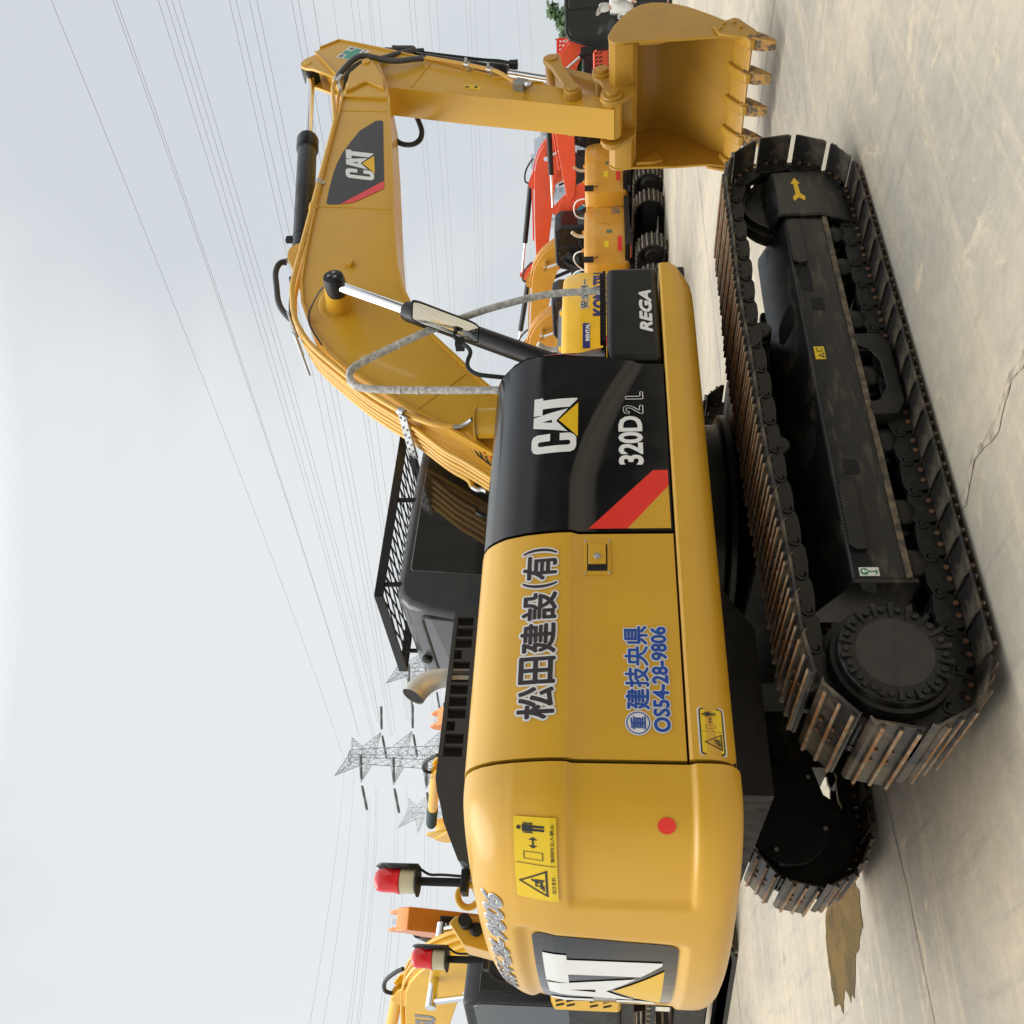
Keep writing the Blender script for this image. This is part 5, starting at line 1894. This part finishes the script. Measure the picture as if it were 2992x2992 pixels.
    for sg in (-1, 1):
        mb = MB()
        mb.prism([rb(p) for p in [(2.30, 3.965), (2.42, 4.10), (2.68, 4.21), (2.80, 4.16), (2.86, 3.99)]], sg * .1, sg * .135)
        ob('cylinder_bracket', mb, boom, bo)
    mb = MB()
    mb.tube(smooth([V((rb(p)[0], .05, rb(p)[1])) for p in [(2.66, 4.2), (2.62, 4.32), (2.3, 4.3), (2.0, 4.12), (1.88, 4.0)]], 2), .03, 8)
    ob('hose', mb, RUBB, bo)
    q0, q1 = rs((6.14, 3.86)), rs((5.43, 2.08))
    mb = MB()
    mb.cyl((q0[0], 0, q0[1]), ((q0[0] * .35 + q1[0] * .65), 0, (q0[1] * .35 + q1[1] * .65)), .065, n=12)
    ob('bucket_cylinder', mb, BLKS)
    mb = MB()
    mb.prism([rs(p) for p in side], -.55, .55)
    ob('bucket', mb, boom, bevel=.01)
    # rails, mirror, filler, exhaust
    if rail:
        mb = MB()
        mb.tube(smooth([V(p) for p in [(-.2, -1.2, 1.95), (-.2, -1.2, 2.65), (.28, -1.2, 2.65), (.75, -1.2, 1.95)]], 2), .022, 7)
        mb.tube(smooth([V(p) for p in [(-1.2, 1.2, 1.95), (-1.2, 1.2, 2.62), (-.55, 1.2, 2.62), (-.55, 1.2, 1.95)]], 2), .022, 7)
        ob('handrail', mb, WHITE if rail == 'white' else BLKM)
    mb = MB()
    mb.tube([(1.35, 1.3, 1.9), (1.45, 1.5, 2.2)], .014, 6)
    mb.prism([(1.36, 2.1), (1.54, 2.1), (1.54, 2.5), (1.36, 2.5)], 1.48, 1.53)
    mb.tube([(-1.6, 1.18, 1.9), (-1.6, 1.30, 2.15)], .014, 6)
    mb.prism([(-1.69, 2.02), (-1.51, 2.02), (-1.51, 2.28), (-1.69, 2.28)], 1.28, 1.32)
    ob('mirror', mb, BLKM, bevel=.01)
    mb = MB()
    mb.tube(smooth([V(p) for p in [(-1.1, -.6, 2.2), (-1.1, -.6, 2.5), (-1.25, -.6, 2.66)]], 2), .05, 10)
    ob('exhaust_pipe', mb, EXH)
    return t, cw, bo, cb
def on_cw_rear(cwz=2.08):
    def f(y, z, o=.004):
        yy = y
        x = -math.sqrt(2.72 ** 2 - yy * yy)
        k = interp([(1.02, .12), (1.06, .05), (1.12, .01), (1.18, 0), (cwz - .33, 0), (cwz - .31, .004), (cwz - .12, .055), (cwz - .06, .09), (cwz, .22)], z)
        return (-1.78 + (x + 1.78) * (1 - k * .8) - o, y, z)
    return f
SANYY = paint('orange_yellow_paint', (.64, .30, .028))
KOMY = paint('bright_yellow_paint', (.83, .47, .012))
KREDC = paint('orange_red_paint', (.78, .085, .022))
TEAL = paint('teal_paint', (.05, .36, .42))
KORG = paint('orange_paint', (.80, .25, .02))
GRP = 'excavators parked in the yard'
def rear_text(cw, txt, y0, y1, z0, z1, m, cwz, b=.0, n=8, out=None, o=.004):
    f = on_cw_rear(cwz)
    if out:
        decal3('lettering_outline', bold(text2d(txt), (-y1, z0, -y0, z1), out[1], 12, o), lambda a, b_, o2: f(-a, b_, o2), out[0], cw)
        o += .004
    decal3('lettering', bold(text2d(txt), (-y1, z0, -y0, z1), b, n, o), lambda a, b_, o2: f(-a, b_, o2), m, cw)
def rear_patch(nm, cw, y0, y1, z0, z1, m, cwz, o=.003):
    f = on_cw_rear(cwz)
    decal(nm, polys2d([[(-y1, z0), (-y0, z0), (-y0, z1), (-y1, z1)]]), lambda a, b: f(-a, b, o), m, cw, cu=frange(-y1, -y0, 6), cv=[cwz - .33, cwz - .31, cwz - .12])
# three alike in a row, backs to the viewer
SL_ = ['orange-yellow excavator back to viewer with chrome capital letters on its counterweight',
       'orange-yellow excavator rightmost of the row of three, partly behind the large bucket',
       'orange-yellow excavator half hidden behind the yellow counterweight with dark blue lettering']
SMET = mat('brushed_letter_metal', (.32, .34, .36), .3, metal=.6)
for i, (x, lb) in enumerate(((16.65, SL_[0]), (19.65, SL_[1]), (13.6, SL_[2]))):
    t, cw, bo, cb = digger('excavator', lb, (x, 11.78, 0), 94, .92, SANYY, SANYY, BLKS, 4, -8, GRP, glass=CLEARG if i == 1 else None, rail='white', cwz=2.28, cab_h=3.25, hoodm=SANYY, tail=.78)
    rear_text(cw, 'SANY', -1.15 + .0, -.42, 1.28, 1.52, SMET, 2.28, .012, 8)
    rear_patch('red_reflector', cw, .62, 1.10, 1.24, 1.36, REDV, 2.28)
    rear_patch('red_reflector', cw, -1.22, -1.17, 1.2, 1.24, REDV, 2.28)
    rear_patch('warning_label', cw, .78, .98, 1.60, 1.72, STKY, 2.28)
    rear_patch('leaf_badge', cw, .38, .50, 1.50, 1.66, mat('badge_green_%d' % i, (.10, .16, .09), .4), 2.28)
    f = on_cw_rear(2.28)
    decal('door_gap', polys2d([[(.02, 1.60), (.42, 1.60), (.42, 1.607), (.02, 1.607)], [(.42, 1.60), (.427, 1.60), (.52, 2.0), (.513, 2.0)]]), lambda a, b: f(-a + .0 - .0 if False else -(a - .55), b, .004), DARK, cw)
    mb = MB()
    mb.box((-2.73, -.12, 1.70), (-2.68, .02, 1.80))
    mb.build('latch', SANYY, cw, bevel=.01)
# the yellow one nearer, counterweight towards the viewer
t, cw, bo, cb = digger('excavator', 'bright yellow excavator with dark blue lettering on its counterweight, above the black storage box', (10.15, 10.0, 0), 90, 1.12, KOMY, KOMY, BLKS, -24, 10, GRP, cwz=2.14)
NAVY = mat('navy_vinyl', (.025, .025, .15), .4)
rear_text(cw, 'KOMATSU', -.98, .30, 1.40, 1.60, NAVY, 2.14, .016, 10)
rear_text(cw, '安全第一', -.72, .14, 1.69, 1.82, BLKV, 2.14, .003, 8, (WHT2, .012))
rear_patch('rental_label', cw, .46, .93, 1.66, 1.78, NAVY, 2.14)
rear_text(cw, 'RENTAL', .48, .80, 1.67, 1.73, WHT2, 2.14, .004, 6, None, .006)
rear_patch('red_reflector', cw, .72, .9, 1.35, 1.45, REDV, 2.14)
# left group
SLV = mat('black_sleeve', (.025, .025, .03), .6, bump=.6, bump_scale=30)
SLV2 = mat('dark_teal_sleeve', (.02, .045, .05), .6, bump=.6, bump_scale=30)
def at(xs, ys, d):
    """place at depth d along the sight line of a source pixel, used to set out the yard"""
    u, v = (2992 - ys) - 1496, xs - 1496
    dr = fwd + rt2 * (u / F) - up2 * (v / F)
    h = V((math.cos(YAW), math.sin(YAW), 0))
    return CAMPOS + dr * (d / dr.dot(h))
t, cw, bo, cb = digger('excavator', 'bright yellow excavator with grey lettered boom and black cab, behind the second red beacon', (.2, 10.6, 0), 105, 1.25, KOMY, KOMY, BLKS, 5, 0, GRP, sleeve=SLV)
decal3('lettering', bold(text2d('KOMATSU'), (0, 0, 1, 1), .018, 8, .004), lambda u, v, o: (lambda p: (p[0], .2 + o, p[1]))(rotp((4.45 - u * 1.5, 3.57 + v * .30), (.1, 1.78), R(5))), FGV, bo)
mb = MB()
mb.box((-1.7, 1.332, 1.45), (-.9, 1.338, 1.72))
pn = mb.build('grey_panel', mat('grey_side_panel', (.10, .095, .07), .5), t)
decal3('lettering', bold(text2d('PC200'), (-1.62, 1.50, -1.0, 1.66), .008, 8, .002), lambda a, b, o: (-2.62 - a, 1.3395 + o, b), WHT2, pn)
digger('excavator', 'bright yellow excavator with green cross on its stick, beyond the black hood', (3.75, 10.9, 0), 90, 1.25, KOMY, KOMY, BLKS, 2, 0, GRP, sleeve=SLV2)
digger('excavator', 'orange excavator whose stick end shows beyond the grey-lettered yellow boom', (1.2, 20.8, 0), 265, 1.25, KORG, KORG, BLKS, -1, 0, GRP)
digger('excavator', 'orange excavator whose stick end shows beside the largest lattice pylon', (5.75, 22.0, 0), 265, 1.25, KORG, KORG, BLKS, -2, 0, GRP)
# right group
t, cw, bo, cb = digger('mini_excavator', 'orange-red compact excavator with black cab beside the person in white', (22.5, 7.15, 0), 120, .86, KREDC, KREDC, BLKS, -10, 0, GRP, rail=False, hoodm=BLKM)
decal3('lettering', bold(text2d('Samson'), (-.25, 1.27, .45, 1.42), .006, 6, .003), lambda a, b, o: (.0 + a + .2, 1.331 + o, b), WHT2, cb)
t, cw, bo, cb = digger('mini_excavator', 'orange-red compact excavator with see-through cab, behind the bucket linkage', (23.6, 10.4, 0), 110, .95, KREDC, KREDC, BLKS, 0, 0, GRP, glass=CLEARG, rail=False, hoodm=BLKM)
rear_text(cw, 'Kubota', -.5, .5, 1.60, 1.72, WHT2, 2.08, .004, 6)
rear_patch('warning_label', cw, .55, .75, 1.5, 1.7, STKY, 2.08)
t, cw, bo, cb = digger('mini_excavator', 'orange-red compact excavator with long level boom above the row of orange-yellow ones', (31.0, 14.3, 1.0), 143, .60, KREDC, KREDC, BLKS, 0, 0, GRP, rail=False)
t, cw, bo, cb = digger('mini_excavator', 'teal compact excavator seen through the cab windows of the rightmost orange-yellow one', (27.0, 15.5, 0), 150, .95, TEAL, TEAL, BLKS, -22, 0, GRP, rail=False, hoodm=TEAL)
t, cw, bo, cb = digger('excavator', 'bright yellow excavator behind the black compact cab at the top edge', (27.5, 3.4, 0), 100, .95, KOMY, KOMY, BLKS, 10, 0, GRP, rail=False)

fb_ = thing('flatbed_trailer', 'low flatbed trailer carrying the orange-red compact excavator behind the parked row', 'trailer', (30.6, 14.6, 0), R(143))
mb = MB()
mb.box((-2.6, -1.2, .78), (2.6, 1.2, .995))
mb.build('deck', BLKM, fb_, bevel=.02)
for x in (-1.4, -.5):
    for y in (-.95, .95):
        mb = MB()
        mb.lathe([(0, .28), (.03, .38), (.22, .38), (.25, .28)], (x, y - .12, .39), (0, 1, 0), 24)
        mb.build('wheel', RUBB, fb_)
mb = MB()
mb.box((2.2, -.2, 0), (2.4, .2, .78))
mb.build('stand_leg', BLKM, fb_)
# ================================================================ pylons and overhead lines
GALV = mat('galvanised_lattice', (.33, .36, .39), .5, metal=.3)
GALV2 = mat('hazed_lattice', (.48, .53, .57), .6)  # paler, bluer copy of the lattice grey, with distance haze in the colour
INSU = mat('insulator_string', (.10, .11, .12), .4)
def bar(mb, a, b, w):
    a, b = V(a), V(b)
    d = (b - a).normalized()
    u = d.orthogonal().normalized() * w
    v = d.cross(u.normalized()) * w
    mb.ringloft([[a + u, a + v, a - u, a - v], [b + u, b + v, b - u, b - v]])
def pylon(label, base, H, az, sc, m, insul=True):
    t = thing('lattice_pylon', label, 'pylon', base, az, 1.0)
    mb = MB()
    half = lambda z: interp([(0, 3.6 * sc), (H * .45, 1.7 * sc), (H * .62, 1.05 * sc), (H * .97, .62 * sc), (H, .5 * sc)], z)
    lev = [0, H * .12, H * .24, H * .35, H * .45, H * .52, H * .58]
    z = H * .62
    while z < H - .1:
        lev.append(z)
        z += 1.55 * sc
    lev.append(H)
    w = .052 * sc
    for a, b in zip(lev, lev[1:]):
        ha, hb = half(a), half(b)
        ca = [V((x * ha, y * ha, a)) for x, y in ((-1, -1), (1, -1), (1, 1), (-1, 1))]
        cb_ = [V((x * hb, y * hb, b)) for x, y in ((-1, -1), (1, -1), (1, 1), (-1, 1))]
        for i in range(4):
            bar(mb, ca[i], cb_[i], w)
            j = (i + 1) % 4
            bar(mb, ca[i], cb_[j], w * .55)
            bar(mb, ca[j], cb_[i], w * .55)
            bar(mb, cb_[i], cb_[j], w * .5)
    mb.build('tower', m, t, ang=10)
    arms = []
    for z, L in ((H - .2, 4.0 * sc), (H - 2.9 * sc, 5.2 * sc), (H - 6.8 * sc, 5.6 * sc), (H - 10.7 * sc, 6.2 * sc)):
        for sg in (-1, 1):
            mb = MB()
            top = z == H - .2
            tip = V((sg * L, 0, z + (.9 * sc if top else .15 * sc)))
            h0 = half(z - 1.6 * sc)
            rt_ = [V((sg * h0, y, zz)) for y in (-h0, h0) for zz in (z - (1.7 * sc if top else .0), z + (0 if top else 1.5 * sc))]
            for p in rt_:
                bar(mb, p, tip, w * .7)
            k = 5
            for i in range(1, k):
                q = [p.lerp(tip, i / k) for p in rt_]
                q2 = [p.lerp(tip, (i - 1) / k) for p in rt_]
                for a, b in ((0, 1), (2, 3), (0, 2), (1, 3)):
                    bar(mb, q[a], q[b], w * .4)
                    bar(mb, q2[a], q[b], w * .4)
            mb.build('cross_arm', m, t, ang=10)
            arms.append((tip, top))
            if insul and not top:
                for dy in (-1, 1):
                    mb = MB()
                    a = tip + V((0, dy * .5, -.1))
                    mb.tube([a + V((0, dy * 3.2 * sc * i / 40, -.25 * i / 40)) for i in range(41)], .15 * sc, 8, rfun=lambda q: 1 + .25 * math.sin(q * 120))
                    mb.build('insulator', INSU, t, ang=20)
    return t, [V(base) + Matrix.Rotation(az, 3, 'Z') @ a for a, b in arms]
PB = V((38.6, 101.0, 0))
PAZ = R(34)
py1, arms1 = pylon('tall grey lattice pylon with insulator strings, largest one, left of the exhaust pipe', PB, 33.0, PAZ, 1.0, GALV)
pylon('grey lattice pylon cut off by the cab and exhaust pipe', (66.0, 132.0, 0), 36.5, PAZ, 1.15, GALV)
pylon('faint distant lattice pylon low behind the black hood', (83.3, 254.5, 0), 59, PAZ, 1.7, GALV2, False)
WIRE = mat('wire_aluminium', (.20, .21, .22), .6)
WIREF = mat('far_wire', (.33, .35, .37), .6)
def wire(a, b, sag=.6, r=.02, m=None):
    a, b = V(a), V(b)
    mb = MB()
    n = 28
    mb.tube([a.lerp(b, i / n) - V((0, 0, sag * 4 * (i / n) * (1 - i / n))) for i in range(n + 1)], r, 5)
    o = mb.build('power_line', m or WIRE)
    tag(o, 'thin overhead power line crossing the cloudy sky', 'power line', 'overhead power lines')
# conductors, each set out by two points of its run: (pixel x, pixel y, depth) at both ends
W1 = [((1007, 2222, 110), (150, 0, 42)), ((1047, 2140, 109), (330, 0, 43)), ((1050, 2150, 109.3), (340, 0, 44)),
      ((1090, 2160, 109), (462, 0, 45)), ((1096, 2160, 109.3), (485, 0, 45.5)),
      ((1103, 2110, 109), (502, 0, 46)), ((1112, 2110, 109.3), (522, 0, 46.5)),
      ((1110, 2120, 109), (670, 0, 46)), ((1140, 2150, 109), (690, 0, 46)), ((1146, 2150, 109.3), (728, 0, 46)), ((1155, 2140, 109), (750, 0, 46.5)),
      ((1187, 2105, 109), (852, 0, 48)), ((1193, 2105, 109.3), (872, 0, 48.4)), ((1200, 2105, 109), (915, 0, 48.8))]
for a, b in W1:
    wire(at(*a), at(*b), .5, .0125)
W2 = [((1225, 1990, 120), (972, 0, 60)), ((1240, 2000, 120), (1025, 0, 60)), ((1262, 2090, 120), (1045, 0, 60)), ((1268, 2100, 120), (1075, 0, 60)), ((1285, 2100, 120), (1082, 0, 61)), ((1292, 2100, 120), (1105, 0, 61)),
      ((1318, 1700, 110), (1195, 0, 62)), ((1325, 1700, 110), (1210, 0, 62)), ((1345, 1700, 110), (1252, 0, 62)), ((1352, 1700, 110), (1275, 0, 62)), ((1400, 1600, 120), (1360, 0, 70)), ((1406, 1600, 120), (1373, 0, 70)), ((1412, 1600, 120), (1388, 0, 70)), ((1425, 1600, 120), (1428, 0, 72)),
      ((1560, 1200, 140), (1510, 0, 90)), ((1580, 1200, 140), (1545, 0, 90))]
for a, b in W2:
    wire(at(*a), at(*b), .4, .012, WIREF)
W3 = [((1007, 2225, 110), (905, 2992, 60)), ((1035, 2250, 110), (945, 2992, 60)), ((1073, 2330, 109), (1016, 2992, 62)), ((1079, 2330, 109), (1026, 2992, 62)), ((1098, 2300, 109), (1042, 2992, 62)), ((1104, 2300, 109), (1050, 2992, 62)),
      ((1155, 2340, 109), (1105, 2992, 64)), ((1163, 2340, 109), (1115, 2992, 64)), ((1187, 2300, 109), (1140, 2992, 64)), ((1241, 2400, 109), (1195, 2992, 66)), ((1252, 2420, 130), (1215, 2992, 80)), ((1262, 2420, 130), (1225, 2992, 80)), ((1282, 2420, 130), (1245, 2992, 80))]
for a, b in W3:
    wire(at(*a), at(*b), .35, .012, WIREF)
# ================================================================ distant tower blocks, trees, banner
BLD = mat('hazed_block_facade', (.44, .48, .54), .8)  # distance haze put into the pale blue-grey of facade and windows
BLW = mat('hazed_block_window', (.30, .34, .40), .5)
blds = [(1582, 440, 24, 14), (1572, 478, 20, 12), (1590, 520, 26, 14), (1583, 560, 22, 13), (1600, 395, 26, 14), (1592, 600, 20, 12), (1600, 345, 24, 14)]
DIST = 420
nm_ = ['stepped', 'narrow', 'broad', 'twin-stair', 'long-fronted', 'plain', 'half hidden']
for i, (px, py, w, dd) in enumerate(blds):
    p = at(px, py, DIST + 12 * i)
    b = thing('apartment_tower', 'pale grey-blue %s apartment tower on the far horizon' % nm_[i], 'building', (p.x, p.y, 0), YAW + R(90), 1, 'far apartment towers')
    mb = MB()
    mb.box((-w / 2, -dd / 2, 0), (w / 2, dd / 2, p.z))
    mb.box((-w / 6, -dd / 4, p.z), (w / 6, dd / 4, p.z + 3))
    mb.build('wall', BLD, b)
    mb = MB()
    for z in range(3, int(p.z) - 1, 3):
        for k in range(5):
            x = -w / 2 + 1.5 + k * (w - 3) / 5
            for sg in (-1, 1):
                mb.box((x, sg * dd / 2 - .06, z), (x + (w - 3) / 5 * .6, sg * dd / 2 + .06, z + 1.6))
    mb.build('windows', BLW, b)
for i, n in enumerate(['tallest stepped', 'narrow', 'broad', 'square', 'long', 'low', 'half-hidden']):
    pass
LEAF = mat('leaf_green', (.07, .14, .035), .6, var=.8, var_scale=1.5, var_col=(.03, .07, .02), lo=.35, hi=.6)
BARK = mat('bark', (.10, .075, .05), .9)
def tree(label, base, H, rad):
    t = thing('tree', label, 'tree', base)
    mb = MB()
    mb.tube([(0, 0, 0), (.1, 0, H * .4), (0, .1, H * .9)], .14, 8, rfun=lambda q: 1 - .8 * q)
    for k in range(5):
        a = k * 1.26
        mb.tube([(.05, 0, H * (.35 + .08 * k)), (math.cos(a) * rad * .7, math.sin(a) * rad * .7, H * (.6 + .07 * k))], .05, 6, rfun=lambda q: 1 - .7 * q)
    mb.build('trunk', BARK, t)
    mb = MB()
    rnd = random.Random(len(label))
    cl = [V((rnd.uniform(-1, 1) * rad * .8, rnd.uniform(-1, 1) * rad * .8, H * rnd.uniform(.55, 1.0))) for _ in range(16)]
    for i in range(1700):
        c = rnd.choice(cl)
        p = c + V((rnd.gauss(0, 1), rnd.gauss(0, 1), rnd.gauss(0, .8))) * rad * .22
        d1 = V((rnd.uniform(-1, 1), rnd.uniform(-1, 1), rnd.uniform(-.6, .6))).normalized() * .16
        d2 = d1.orthogonal().normalized() * .08
        mb.f([mb.v(p - d1), mb.v(p + d2), mb.v(p + d1), mb.v(p - d2)])
    mb.build('crown', LEAF, t, recalc=False)
q = at(1640, 52, 34)
tree('leafy green tree top beside the yellow boom at the upper edge', (q.x, q.y, 0), 3.4, .45)
q = at(1660, 140, 36)
tree('leafy tree seen under the orange-red curved boom', (q.x, q.y, 0), 3.0, .6)
q = at(1665, 178, 37)
tree('smaller leafy tree beside the red banner', (q.x, q.y, 0), 2.9, .5)
q0, q1 = at(1642, 155, 30), at(1642, 112, 30)
bn = thing('banner', 'red banner with white characters between the orange-red booms', 'banner', (q0.x, q0.y, 0), math.atan2(q1.y - q0.y, q1.x - q0.x))
wl = (q1 - q0).length
mb = MB()
mb.box((0, -.02, 2.55), (wl, .02, 3.05))
mb.build('cloth', REDV, bn)
for x in (0, wl):
    mb = MB()
    mb.cyl((x, .05, 0), (x, .05, 3.1), .03, n=8)
    mb.build('pole', STEEL, bn)
decal('lettering', fit2d(text2d('うえる', .02), .06, 2.62, wl - .06, 2.98), lambda u, v: (u, -.024, v), WHT2, bn)
# ================================================================ person by the black cab
pp_ = at(1731, 18, 21.5)
per = thing('person', 'person in white hooded top and black trousers walking beside the black compact cab', 'person', (pp_.x, pp_.y, 0), YAW + R(100), .92)
def skin(name, verts, edges, radii, m, par, sub=2):
    me = bpy.data.meshes.new(name)
    me.from_pydata(verts, edges, [])
    o = bpy.data.objects.new(name, me)
    COL.objects.link(o)
    o.parent = par
    md = o.modifiers.new('skin', 'SKIN')
    md.use_smooth_shade = True
    for i, r in enumerate(radii):
        me.skin_vertices[0].data[i].radius = r if isinstance(r, tuple) else (r, r)
    me.skin_vertices[0].data[0].use_root = True
    s = o.modifiers.new('sub', 'SUBSURF')
    s.levels = s.render_levels = sub
    me.materials.append(m)
    return o
SKINM = mat('skin', (.50, .30, .21), .5)
TOP = mat('white_cotton_top', (.62, .62, .60), .85, var=.3, var_scale=6, bump=.5, bump_scale=9)
TRS = mat('black_trousers', (.02, .02, .022), .8)
# body (x forward, y left)
vs = [(0, 0, .98), (.02, 0, 1.20), (.03, 0, 1.42), (.05, 0, 1.54), (.08, 0, 1.66), (.09, 0, 1.76),
      (0, .17, 1.44), (-.04, .24, 1.16), (.10, .22, .94), (.14, .21, .86), (0, -.17, 1.44), (.02, -.25, 1.17), (.20, -.22, 1.00), (.26, -.20, .95),
      (.0, .10, .90), (.12, .10, .50), (.05, .10, .09), (.20, .10, .04), (0, -.10, .90), (-.06, -.10, .50), (-.24, -.10, .14), (-.12, -.10, .04)]
es = [(0, 1), (1, 2), (2, 3), (3, 4), (4, 5), (2, 6), (6, 7), (7, 8), (8, 9), (2, 10), (10, 11), (11, 12), (12, 13), (0, 14), (14, 15), (15, 16), (16, 17), (0, 18), (18, 19), (19, 20), (20, 21)]
rd = [(.12, .15), (.11, .14), (.11, .16), .055, .085, .07, .06, .048, .036, .03, .06, .048, .036, .03, .085, .06, .045, .035, .085, .06, .045, .035]
bodyo = skin('body', vs, es, rd, SKINM, per)
jv = [(0, 0, .88), (.02, 0, 1.18), (.03, 0, 1.44), (0, .18, 1.45), (-.04, .25, 1.16), (.10, .22, .96), (0, -.18, 1.45), (.02, -.26, 1.17), (.19, -.22, 1.01), (.045, 0, 1.54)]
je = [(0, 1), (1, 2), (2, 3), (3, 4), (4, 5), (2, 6), (6, 7), (7, 8), (2, 9)]
skin('hooded_top', jv, je, [(.16, .20), (.15, .185), (.145, .20), .085, .072, .05, .085, .072, .05, .085], TOP, per)
skin('hood', [(.045, 0, 1.50), (.055, 0, 1.62), (.06, 0, 1.74), (.075, 0, 1.79)], [(0, 1), (1, 2), (2, 3)], [.09, .115, .118, .08], TOP, per)
mb = MB()
mb.lathe([(0, .118), (.008, .150), (.012, .16)], (.10, 0, 1.775), (.25, 0, -.3), 20)
mb.build('hat_brim', TOP, per)
tv = [(0, 0, .95), (0, .10, .86), (.12, .10, .50), (.05, .10, .10), (0, -.10, .86), (-.06, -.10, .50), (-.24, -.10, .15)]
skin('trousers', tv, [(0, 1), (1, 2), (2, 3), (0, 4), (4, 5), (5, 6)], [(.14, .17), .115, .085, .07, .115, .085, .07], TRS, per)
for nm, p in (('shoe', (.14, .10, .04)), ('shoe', (-.17, -.10, .07))):
    mb = MB()
    mb.lathe([(0, .03), (.03, .05), (.18, .05), (.26, .035), (.28, .01)], (p[0] - .14, p[1], p[2] + .01), (1, 0, 0), 14)
    mb.build(nm, RUBB, per)
